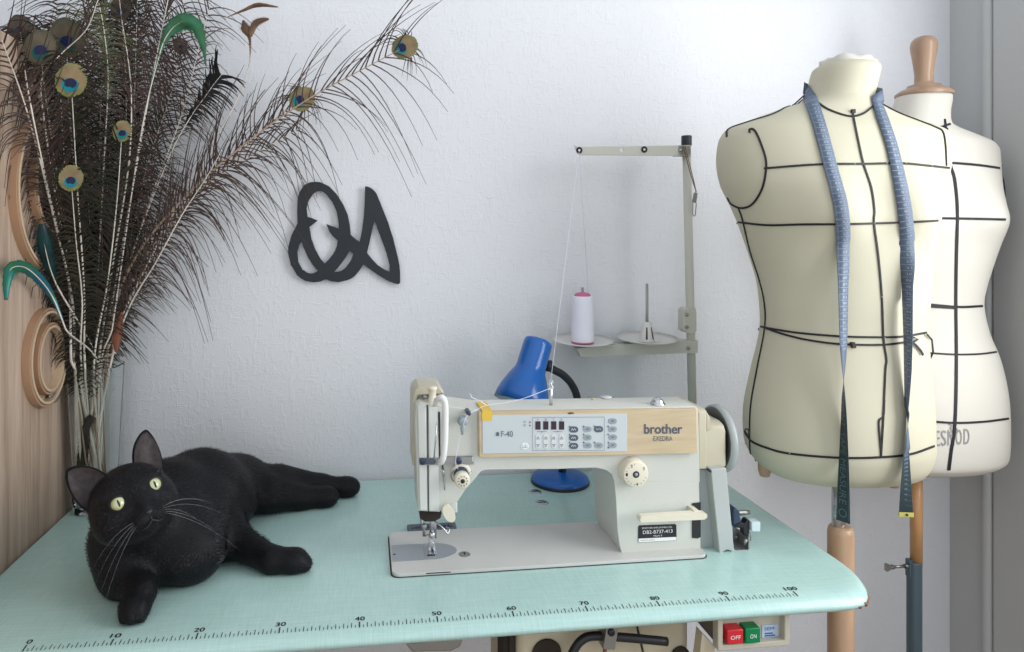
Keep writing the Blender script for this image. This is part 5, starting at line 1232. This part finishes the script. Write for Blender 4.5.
# broad curled feathers: a rachis with one continuous vane
def vane(path, Y, hw, mt, label, name, cat='feather', group=None, mats2=None, quill='quill', stem=None, twist=0):
    P3 = vspline([fpt(x, y, Y) for x, y in path], 8); n = len(P3)
    o = thing(name, P3[0], label, cat, group)
    S_ = (([Vector(q) for q in spline([tuple(VC + V(.01, -.01, .02)), tuple(fpt(100, 372, .425)), tuple(P3[0])], 8)][:-1]) if stem else []) + P3
    m = MB(); m.tube(S_, [.0014]*(len(S_) - n) + [.0013*(1 - .7*i/n) for i in range(n)], 6); obj('quill', m, M[quill], o)
    m = MB(); pts = []
    wl = []
    for i, p in enumerate(P3):
        u = i/(n - 1); t_ = (P3[min(i+1, n-1)] - P3[max(i-1, 0)]).normalized(); nr = (CAM - p).normalized(); sd = t_.cross(nr).normalized()
        w = np.interp(u*(len(hw) - 1), range(len(hw)), hw)
        wl.append((p, sd, nr, w, u))
    vs = []; 
    for p, sd, nr, w, u in wl:
        j = 1 + .08*math.sin(u*90)
        for k in range(-3, 4):
            f_ = k/3; vs.append(p + sd*f_*w*j + nr*(-.35*abs(f_)*w + .0008))
    fs = []
    for i in range(n - 1):
        for k in range(6): fs.append((i*7+k, i*7+k+1, i*7+8+k, i*7+7+k))
    m.add(vs, fs, 0, True)
    v_ = obj('vane', m, M[mt], o); s_ = v_.modifiers.new('s', 'SOLIDIFY'); s_.thickness = .0005
    m = MB(); r = random.Random(len(path))
    for i in range(2, n - 1, 1):
        p, sd, nr, w, u = wl[i]
        t_ = (P3[min(i+1, n-1)] - P3[i-1]).normalized()
        for s in (-1, 1):
            q = p + sd*s*w*.8; d = (sd*s + t_*.9).normalized(); m.ribbon([q, q + d*w*.5, q + d*w*.9 + t_*w*.3], [t_*.0006, t_*.0004, t_*.0001])
    obj('barbs', m, M[mt], o, weld=False)
    return o
vane([(112, 330), (140, 140), (158, 60), (168, 34), (182, 22), (196, 26), (203, 46), (206, 66)], .40, [0, 0, .001, .002, .007, .012, .0145, .0125, .008, .003, .001], 'green_f', 'bright green feather curling over at the top of the bunch', 'curled_feather', stem=True)
vane([(66, 330), (54, 300), (42, 282), (26, 268), (12, 268), (7, 282), (6, 300)], .30, [.001, .003, .006, .008, .009, .0075, .005, .002], 'green_b', 'blue-green feather curling left over the oak board between the hoops', 'curled_feather', stem=True)
vane([(56, 284), (50, 268), (46, 252), (43, 236), (42, 224)], .36, [.002, .008, .011, .009, .004], 'green_d', 'dark teal feather fluff beside the upper hoops', 'curled_feather', stem=True)
vane([(116, 352), (117, 338), (119, 325), (122, 312)], .41, [.002, .0075, .006, .002], 'rust', 'small rust-red feather just above the vase rim', 'rust_feather', stem=True)
feather([(101, 372), (130, 260), (168, 160), (190, 118), (204, 98), (214, 84), (222, 74)], (.43, .43), 'feather with a fluffy black tip at right of the bunch', G, bl=.036, seed=21, kind='barb_k', start=.86, dens=2.2, bw=.0024, curlk=.6)
feather([(96, 372), (98, 270), (104, 160), (108, 80), (104, 30), (97, -6)], (.43, .36), 'moss green feather at the top of the bunch beside the bent pale stem', G, bl=.045, seed=22, kind='barb_gr', start=.80, dens=2.0, bw=.0012)
vane([(196, 168), (232, 110), (248, 70), (250, 42), (246, 30), (243, 20)], .45, [0, 0, .0006, .0012, .003, .009, .001], 'gold', 'brown feather with gold fishtail tip standing alone near the top', 'brown_feather', stem=True)
vane([(250, 36), (255, 24), (263, 20), (269, 19)], .45, [.004, .006, .004, .001], 'gold', 'small gold-brown feather tip pointing right near the top', 'brown_feather')
vane([(225, 18), (242, 11), (258, 5), (278, 7)], .47, [0, .002, .004, .001], 'gold', 'thin dark feather tip crossing the top edge', 'dark_feather')
vane([(82, 492), (82, 470), (84, 440), (86, 425), (93, 416)], .405, [.004, .0085, .0085, .008, .006], 'barb_k', 'broad charcoal feather standing inside the lower part of the vase', 'charcoal_feather')
# ================================================================== the cat
CT = []          # primitives of the body
def rc(a, ra, b, rb, k=.02): CT.append(('c', np.array(a, float), ra, np.array(b, float), rb, k))
def el(c, r, k=.02, rot=None): CT.append(('e', np.array(c, float), np.array(r, float), rot, k))
Zt = T
def tp(px, py, h=0):             # point standing on the table under a pixel, lifted by h
    p = atZ(px, py, T + h); return (p.x, p.y, p.z)
# head frame
HY = .075
Hc = atY(137.5, 493.5, HY - .035)
vf = (CAM - Hc).normalized(); r_ = RT - vf*RT.dot(vf); r_.normalize(); u_ = vf.cross(r_)
if u_.z < 0: u_ = -u_
ca, sa = math.cos(math.radians(30)), math.sin(math.radians(30))
E1 = r_*ca + u_*sa; E2 = -r_*sa + u_*ca
th = math.radians(14); E3 = (vf*math.cos(th) + E1*math.sin(th)).normalized(); E1 = (E1 - E3*E1.dot(E3)).normalized()
ph = math.radians(1); E3, E2 = (E3*math.cos(ph) - E2*math.sin(ph)), (E2*math.cos(ph) + E3*math.sin(ph))
HS = .0102
Hc2 = Hc - E3*3.7*HS - E2*.30*HS
def hp(x, y, z): return tuple(Hc2 + (E1*x + E2*y + E3*z)*HS)
HR = np.array([[E1.x, E1.y, E1.z], [E2.x, E2.y, E2.z], [E3.x, E3.y, E3.z]])
def hel(c, r, k): el(hp(*c), [q*HS for q in r], k, HR)
def hrc(a, ra, b, rb, k): rc(hp(*a), ra*HS, hp(*b), rb*HS, k)
# skull and face
hel((0, .5, -.6), (4.5, 3.8, 4.3), .008)
hel((0, -1.0, .6), (4.3, 3.1, 3.2), .012)
for s in (-1, 1):
    hel((s*2.9, -1.9, .3), (2.1, 2.2, 2.4), .012)
    hel((s*.92, -2.95, 4.15), (1.15, .95, 1.15), .004)
    hel((s*2.3, 1.55, 2.35), (1.7, .7, 1.0), .008)
hel((0, -2.6, 2.9), (1.9, 1.6, 1.9), .008)
hrc((0, 1.0, 3.2), .95, (0, -1.75, 4.85), .60, .006)
hel((0, -4.2, 3.1), (1.15, .85, 1.2), .006)
# neck
sh = V(.085, .205, T + .085)
rc(tuple(Hc2 + E3*-.015 - E2*.01), .040, (.086, .165, T + .078), .050, .03)
# trunk: chest to rump
rc((.097, .165, T + .072), .064, (.100, .215, T + .074), .070, .03)
rc((.100, .215, T + .074), .068, (.135, .300, T + .068), .066, .03)
rc((.135, .300, T + .068), .065, (.172, .390, T + .046), .049, .03)
rc((.172, .390, T + .046), .049, (.190, .440, T + .036), .036, .03)
el((.125, .165, T + .060), (.062, .055, .060), .03)      # chest ruff
el((.066, .150, T + .048), (.034, .045, .048), .03)
el((.160, .142, T + .042), (.045, .042, .042), .03)
el((.158, .225, T + .050), (.050, .060, .050), .03)
el((.175, .300, T + .040), (.045, .07, .040), .03)       # belly
# thigh
rc((.190, .410, T + .036), .040, (.245, .405, T + .030), .031, .03)
# hind legs
a = tp(262, 500, .022); b = tp(300, 498, .020); c_ = tp(326, 497, .017)
rc((.235, .375, T + .034), .032, b, .0205, .02); rc(b, .0195, c_, .0180, .012); el((c_[0] - .001, c_[1] - .002, T + .0175), (.024, .018, .0172), .01)
b = tp(320, 486, .022); c_ = tp(348, 487, .018)
rc((.250, .425, T + .036), .033, b, .0215, .02); rc(b, .0195, c_, .0175, .012); el((c_[0] - .001, c_[1], T + .0178), (.024, .018, .0175), .01)
# foreleg stretched to the right
s0 = (.160, .225, T + .062); e0 = (.195, .215, T + .030); w0 = tp(272, 560, .018); p0 = tp(294, 561, .016)
rc(s0, .040, e0, .029, .03); rc(e0, .027, w0, .0185, .015); rc(w0, .0185, p0, .0175, .01); el((p0[0], p0[1], T + .0165), (.022, .020, .0165), .008)
# foreleg bent, hanging towards the ruler
s1 = (.070, .155, T + .055); e1_ = (.078, .118, T + .030); w1 = tp(141, 592, .024); p1 = tp(134, 606, .016)
rc(s1, .044, e1_, .032, .03); rc(e1_, .028, w1, .0195, .015); rc(w1, .0185, p1, .0180, .008); el((p1[0] + .003, p1[1] - .004, T + .0150), (.019, .019, .0150), .008)
for dx in (-.011, 0, .011): el((p1[0] + dx + .003, p1[1] - .016 + abs(dx)*.3, T + .009), (.0062, .010, .0085), .004)
for dx, dy in ((.016, -.009), (.018, .001), (.015, .010)): el((p0[0] + dx, p0[1] + dy, T + .011), (.010, .0062, .0095), .004)
# tail tucked behind along the wall
rc((.185, .455, T + .035), .020, (.120, .485, T + .020), .016, .015); rc((.120, .485, T + .020), .016, (.03, .470, T + .017), .014, .01)

def sdf(P):
    d = None
    for q in CT:
        if q[0] == 'c':
            _, a, ra, b, rb, k = q; ab = b - a; t = np.clip(((P - a) @ ab)/max(1e-12, ab @ ab), 0, 1)
            v = np.linalg.norm(P - a - t[..., None]*ab, axis=-1) - (ra + (rb - ra)*t)
        else:
            _, c, r, rot, k = q; L_ = P - c
            if rot is not None: L_ = L_ @ rot.T
            k0 = np.linalg.norm(L_/r, axis=-1); k1 = np.linalg.norm(L_/(r*r), axis=-1); v = k0*(k0 - 1)/np.maximum(k1, 1e-9)
        if d is None: d = v
        else:
            h = np.clip(.5 + .5*(d - v)/k, 0, 1); d = d*(1-h) + v*h - k*h*(1-h)
    return d
def surface_nets(fn, lo, hi, h):
    n = [int(math.ceil((hi[i] - lo[i])/h)) + 1 for i in range(3)]
    ax = [lo[i] + h*np.arange(n[i]) for i in range(3)]
    Fd = np.empty(n, np.float32)
    Yg_, Zg_ = np.meshgrid(ax[1], ax[2], indexing='ij')
    for i in range(n[0]):
        P = np.stack([np.full_like(Yg_, ax[0][i]), Yg_, Zg_], -1); Fd[i] = fn(P)
    ins = Fd < 0
    s = np.zeros([q - 1 for q in n], int); pos = np.zeros([q - 1 for q in n] + [3]); cnt = np.zeros([q - 1 for q in n])
    cor = [(a, b, c) for a in (0, 1) for b in (0, 1) for c in (0, 1)]
    sl = lambda a, b, c: (slice(a, n[0] - 1 + a), slice(b, n[1] - 1 + b), slice(c, n[2] - 1 + c))
    for a in cor: s += ins[sl(*a)]
    act = (s > 0) & (s < 8)
    for a in cor:
        for ax_ in range(3):
            if a[ax_] == 0:
                b = list(a); b[ax_] = 1; fa = Fd[sl(*a)]; fb = Fd[sl(*b)]; cr = (fa < 0) != (fb < 0)
                t = np.where(cr, fa/np.where(cr, fa - fb, 1), 0); p = np.zeros(list(fa.shape) + [3]); p[..., 0] = a[0]; p[..., 1] = a[1]; p[..., 2] = a[2]; p[..., ax_] += t
                pos += p*cr[..., None]; cnt += cr
    idx = -np.ones(act.shape, int); ii = np.argwhere(act); idx[act] = np.arange(len(ii))
    vv = pos[act]/cnt[act][:, None] + ii; vv = vv*h + np.array(lo)
    fs = []
    for ax_ in range(3):
        o1, o2 = [(1, 2), (2, 0), (0, 1)][ax_]
        a = [slice(None)]*3; b = [slice(None)]*3; a[ax_] = slice(0, n[ax_] - 1); b[ax_] = slice(1, n[ax_])
        cr = ins[tuple(a)] != ins[tuple(b)]; e = np.argwhere(cr); e = e[(e[:, o1] > 0) & (e[:, o2] > 0) & (e[:, o1] < n[o1] - 1) & (e[:, o2] < n[o2] - 1)]
        flip = ins[tuple(a)][tuple(e.T)]
        def cell(d1, d2):
            q = e.copy(); q[:, o1] -= d1; q[:, o2] -= d2; return idx[tuple(q.T)]
        Q = np.stack([cell(1, 1), cell(0, 1), cell(0, 0), cell(1, 0)], 1); Q[~flip] = Q[~flip][:, ::-1]; fs.append(Q)
    return vv, np.concatenate(fs)
def body_fn(P):
    d = sdf(P)
    return np.maximum(d, (T + .0006) - P[..., 2])
vv, ff = surface_nets(body_fn, (-.06, -.02, T - .006), (.46, .53, T + .24), .0034)
cat_m = MB(); cat_m.add([Vector(q) for q in vv], [list(map(int, q)) for q in ff], 0, True)
# ears joined to the same mesh
def ear(m, s, tip, base_in, base_out, cup=.55):
    b0 = Vector(base_in); b1 = Vector(base_out); tpv = Vector(tip); nU, nV = 14, 14
    outer = []; inner = []
    for j in range(nV + 1):
        v = j/nV; wv = (1 - v**1.9)**.62
        for i in range(nU + 1):
            u = -1 + 2*i/nU; mid = (b0 + b1)/2; axis = tpv - mid; half = (b1 - b0)/2
            bulge = 1 + .12*math.sin(PI*v)
            x = mid + axis*v + half*u*wv*bulge
            depth = (u*u - 1)*cup*wv*(1 - .35*v)
            outer.append(hp(x.x, x.y, x.z + depth*1.9 - .28)); inner.append(hp(x.x, x.y, x.z + depth*1.9))
    fs = []; w_ = nU + 1
    for j in range(nV):
        for i in range(nU): fs.append((j*w_+i, j*w_+i+1, (j+1)*w_+i+1, (j+1)*w_+i))
    no = len(outer); rim = []
    for j in range(nV): rim += [(j*w_, (j+1)*w_, (j+1)*w_+no, j*w_+no), (j*w_+nU, j*w_+nU+no, (j+1)*w_+nU+no, (j+1)*w_+nU)]
    m.add(outer + inner, [f[::-1] for f in fs] + [tuple(q + no for q in f) for f in fs] + rim, 0, True)
    return inner, fs
ears = []
for s, tip, bi, bo in ((-1, (-5.3, 7.0, -.6), (-1.2, 3.5, .4), (-4.6, .5, -.6)), (1, (5.2, 7.4, -.6), (1.5, 3.5, .4), (4.9, .9, -.6))):
    ears.append(ear(cat_m, s, tip, bi, bo))
CAT = obj('cat', cat_m, M['fur'], None, weld=False, loc=(.13, .22, T))
tag(CAT, 'black cat with yellow-green eyes lying on the mint table, head tilted', 'cat')
sm_ = CAT.modifiers.new('smooth', 'SMOOTH'); sm_.iterations = 4; sm_.factor = .5
for (inner, fs) in ears:
    m = MB(); c0 = sum([Vector(q) for q in inner], V(0, 0, 0))/len(inner)
    m.add([c0 + (Vector(q) - c0)*.87 + E3*.0008 + E2*-.0005 for q in inner], fs, 0, True); obj('inner_ear', m, M['inner_ear'], CAT, 'brownish bare inner ear')
# eyes
def eye_mat():
    m = bpy.data.materials.new('cat_eye'); m.use_nodes = True; nt = m.node_tree; N = nt.nodes; L = nt.links; b = N['Principled BSDF']; b.inputs['Roughness'].default_value = .06; b.inputs['Coat Weight'].default_value = .6
    tc = N.new('ShaderNodeTexCoord'); sx = N.new('ShaderNodeSeparateXYZ'); L.new(tc.outputs['Object'], sx.inputs[0])
    def mth(op, a, b_=None, c=None):
        n = N.new('ShaderNodeMath'); n.operation = op
        for i, q in enumerate((a, b_, c)):
            if q is None: continue
            if isinstance(q, (int, float)): n.inputs[i].default_value = q
            else: L.new(q, n.inputs[i])
        return n.outputs[0]
    R_e = .0102
    x2 = mth('POWER', mth('ABSOLUTE', mth('DIVIDE', sx.outputs['X'], R_e*.13)), 2.0); y2 = mth('POWER', mth('ABSOLUTE', mth('DIVIDE', sx.outputs['Y'], R_e*.46)), 2.0)
    pup = mth('LESS_THAN', mth('ADD', x2, y2), 1.0)
    rr_ = mth('SQRT', mth('ADD', mth('POWER', mth('ABSOLUTE', sx.outputs['X']), 2.0), mth('POWER', mth('ABSOLUTE', sx.outputs['Y']), 2.0)))
    rmp = N.new('ShaderNodeValToRGB'); e = rmp.color_ramp.elements; L.new(mth('DIVIDE', rr_, R_e), rmp.inputs['Fac'])
    e[0].position = .1; e[0].color = (.50, .53, .30, 1); e[1].position = .80; e[1].color = (.36, .35, .15, 1); k = e.new(.88); k.color = (.012, .012, .012, 1); k2 = e.new(.5); k2.color = (.56, .58, .34, 1)
    mx = N.new('ShaderNodeMix'); mx.data_type = 'RGBA'; L.new(pup, mx.inputs[0]); L.new(rmp.outputs[0], mx.inputs[6]); mx.inputs[7].default_value = (.006, .006, .006, 1); L.new(mx.outputs[2], b.inputs['Base Color'])
    return m
EM = eye_mat()
for s in (-1, 1):
    c = Vector(hp(s*2.22, .30, 2.95)); m = MB(); m.lathe([(.0102*math.sin(a), .0102*math.cos(a)) for a in np.linspace(0, PI, 25)], (0, 0, 0), 'z', 40)
    me = bpy.data.meshes.new('eye'); me.from_pydata([tuple(q) for q in m.v], [], m.f); me.materials.append(EM)
    for p in me.polygons: p.use_smooth = True
    o = bpy.data.objects.new('eye', me); COL.objects.link(o); o.parent = CAT
    look = (E3*.9 + (CAM - c).normalized()*.6 + E1*s*.12).normalized(); ex = (E1 - look*E1.dot(look)).normalized(); ey = look.cross(ex)
    o.matrix_local = Matrix.Translation(c - LOC[CAT.name]) @ Matrix((ex, ey, look)).transposed().to_4x4(); o['label'] = 'yellow-green eye with slit pupil'
    m = MB(); pts = []; rs = []
    for k in range(28):
        a = 2*PI*k/28; x = math.cos(a)*.0098; y = math.sin(a)*(.0084 if math.sin(a) < 0 else .0080) + s*math.cos(a)*.0012
        rad = math.hypot(x, y); z = math.sqrt(max(0, .0102**2 - min(rad, .0100)**2)) ; pts.append(c + ex*x + ey*y + look*(z*.6 + .0012)); rs.append(.0017 + .0008*max(0, math.sin(a)))
    m.tube(pts, rs, 8, closed=True); obj('eyelid', m, M['eyelid'], CAT)
# nose and lips
m = MB()
nvs = [hp(-.55, -2.05, 5.25), hp(.55, -2.05, 5.25), hp(.42, -2.5, 5.38), hp(0, -2.85, 5.25), hp(-.42, -2.5, 5.38), hp(0, -2.2, 5.6)]
m.add(nvs, [(0, 1, 5), (1, 2, 5), (2, 3, 5), (3, 4, 5), (4, 0, 5)], 0, True); b_ = [hp(-.5, -2.1, 4.6), hp(.5, -2.1, 4.6), hp(.4, -2.5, 4.6), hp(0, -2.8, 4.6), hp(-.4, -2.5, 4.6)]
m.add(nvs[:5] + b_, [(i, (i+1) % 5, (i+1) % 5 + 5, i + 5) for i in range(5)], 0, True); obj('nose', m, M['nose'], CAT, subsurf=2)
m = MB(); m.tube(vspline([hp(0, -2.85, 5.15), hp(0, -3.35, 5.12), hp(0, -3.4, 5.1)], 3), .0006, 6); m.tube(vspline([hp(-1.3, -3.9, 4.4), hp(-.7, -3.85, 4.9), hp(0, -3.42, 5.08), hp(.7, -3.85, 4.9), hp(1.3, -3.9, 4.4)], 5), .0008, 6); obj('mouth', m, M['nose'], CAT)
m = MB(); m.lathe([(.0026*math.sin(a), .0012*math.cos(a)) for a in np.linspace(0, PI, 9)], hp(.75, -3.45, 4.75), 'z', 16); obj('lip', m, M['lip'], CAT, 'small pinkish lower lip')
# whiskers
m = MB(); rw = random.Random(5)
for s in (-1, 1):
    for k in range(6 if s > 0 else 4):
        y = -2.6 - .18*(k % 5); a = Vector((s*1.7, y, 4.5)); L_ = rw.uniform(3.5, 7.2)
        up_ = (2 - k % 5)*.22 - .35; pts = [hp(*(a + Vector((s*L_*t, up_*L_*t - .55*L_*t*t, 1.2*t - 2.6*t*t)))) for t in np.linspace(0, 1, 8)]
        m.tube(pts, [.00016*(1 - .75*t) for t in np.linspace(0, 1, 8)], 4)
obj('whiskers', m, M['whisker'], CAT)
# fur: short hairs over the body
dg = bpy.context.evaluated_depsgraph_get(); ev = CAT.evaluated_get(dg); me = bpy.data.meshes.new_from_object(ev)
nv = len(me.polygons); cen = np.empty(nv*3, np.float32); nor = np.empty(nv*3, np.float32)
me.polygons.foreach_get('center', cen); me.polygons.foreach_get('normal', nor); cen = cen.reshape(-1, 3); nor = nor.reshape(-1, 3)
rg = np.random.default_rng(3); base = np.array(LOC[CAT.name]); hc = np.array(Hc2) - base
HV = []; HF = []
sel = rg.permutation(nv)
for i in list(sel) + list(sel) :
    p = cen[i] + rg.normal(0, .0011, 3); n_ = nor[i]
    if p[2] < .0015: continue
    if np.linalg.norm(n_) < .5: continue
    w = p + base; toh = np.linalg.norm(p - hc); face = toh < .062
    # direction the coat lies: away from the nose, along the trunk
    if face: flow = (p - hc) - np.array(E3)*.04; flow = flow - n_*(flow @ n_)
    else: flow = np.array((.35, .8, -.25)); flow = flow - n_*(flow @ n_)
    if not face and (w[0] > .20 and w[1] < .30 or w[0] > .26): flow = np.array((1., 0, -.1)); flow -= n_*(flow @ n_)
    if not face and w[1] < .12 and w[2] < T + .06: flow = np.array((.0, -1., -.3)); flow -= n_*(flow @ n_)
    L_ = .0035 if face else (.0075 if (w[2] > T + .03 and w[0] < .26 and w[1] > .12) else .0032)
    fl = np.linalg.norm(flow); flow = flow/(fl + 1e-9)
    d = flow*.85 + n_*(.22 if face else .32) + rg.normal(0, .16, 3); d /= np.linalg.norm(d)
    L_ *= rg.uniform(.6, 1.3); sd = np.cross(d, n_); sd /= (np.linalg.norm(sd) + 1e-9); hw_ = .00035
    # leave the eyes and the inner ears clear
    loc = np.array([(w - np.array(Hc2)) @ np.array(E1), (w - np.array(Hc2)) @ np.array(E2), (w - np.array(Hc2)) @ np.array(E3)])/HS
    if loc[2] > 1.0 and (abs(abs(loc[0]) - 2.22) < 1.25 and abs(loc[1] - .30) < 1.2): continue
    if loc[1] > 3.2 and loc[2] > -1.6 and abs(loc[0]) > 1.3: continue
    if loc[2] > 4.9 and abs(loc[0]) < .6: continue
    k = len(HV); q = p - n_*.0005
    HV += [q - sd*hw_, q + sd*hw_, q + d*L_*.6 + sd*hw_*.5 - n_*0, q + d*L_ - n_*L_*.05]; HF += [(k, k+1, k+2), (k, k+2, k+3)]
fm = bpy.data.meshes.new('fur'); fm.from_pydata([tuple(map(float, q)) for q in HV], [], HF); fm.materials.append(M['furhair'])
fo = bpy.data.objects.new('fur', fm); COL.objects.link(fo); fo.parent = CAT; fo['kind'] = 'stuff'
# ================================================================== light and camera
w = bpy.data.worlds.new('world'); scene.world = w; w.use_nodes = True
bg = w.node_tree.nodes['Background']; bg.inputs[0].default_value = (.90, .95, 1.0, 1)
# the bright room behind the viewer gives more light than the far side
wn = w.node_tree.nodes; wl = w.node_tree.links
tcw = wn.new('ShaderNodeTexCoord'); sxw = wn.new('ShaderNodeSeparateXYZ'); wl.new(tcw.outputs['Generated'], sxw.inputs[0])
mr = wn.new('ShaderNodeMapRange'); mr.inputs['From Min'].default_value = -1; mr.inputs['From Max'].default_value = .6; mr.inputs['To Min'].default_value = 1.18; mr.inputs['To Max'].default_value = .34
wl.new(sxw.outputs['Y'], mr.inputs['Value']); wl.new(mr.outputs[0], bg.inputs[1])
ld = bpy.data.lights.new('window_daylight', 'AREA'); ld.shape = 'RECTANGLE'; ld.size = WY1 - WY0 - .1; ld.size_y = WZ1 - WZ0 - .1
ld.energy = 21; ld.color = (.97, .985, 1.0)
lo = bpy.data.objects.new('window_daylight', ld); COL.objects.link(lo); lo.location = (XR + .03, (WY0 + WY1)/2, (WZ0 + WZ1)/2)
lo.rotation_euler = (0, math.radians(90), 0)      # shines towards -X
lo.rotation_euler = Vector((-1, 0, 0)).to_track_quat('-Z', 'Y').to_euler()

cd = bpy.data.cameras.new('camera'); cam = bpy.data.objects.new('camera', cd); COL.objects.link(cam)
cd.sensor_fit = 'HORIZONTAL'; cd.sensor_width = 36; cd.lens = F / 1024 * 36
cd.shift_x = (512 - PX) / 1024; cd.shift_y = (PY - 326) / 1024
cd.clip_start = .02
cam.location = CAM; cam.rotation_euler = (PI / 2, 0, -YAW)
scene.camera = cam
vs = scene.view_settings; vs.view_transform = 'Standard'; vs.look = 'None'; vs.exposure = 0.13; vs.gamma = 1; vs.use_curve_mapping = False
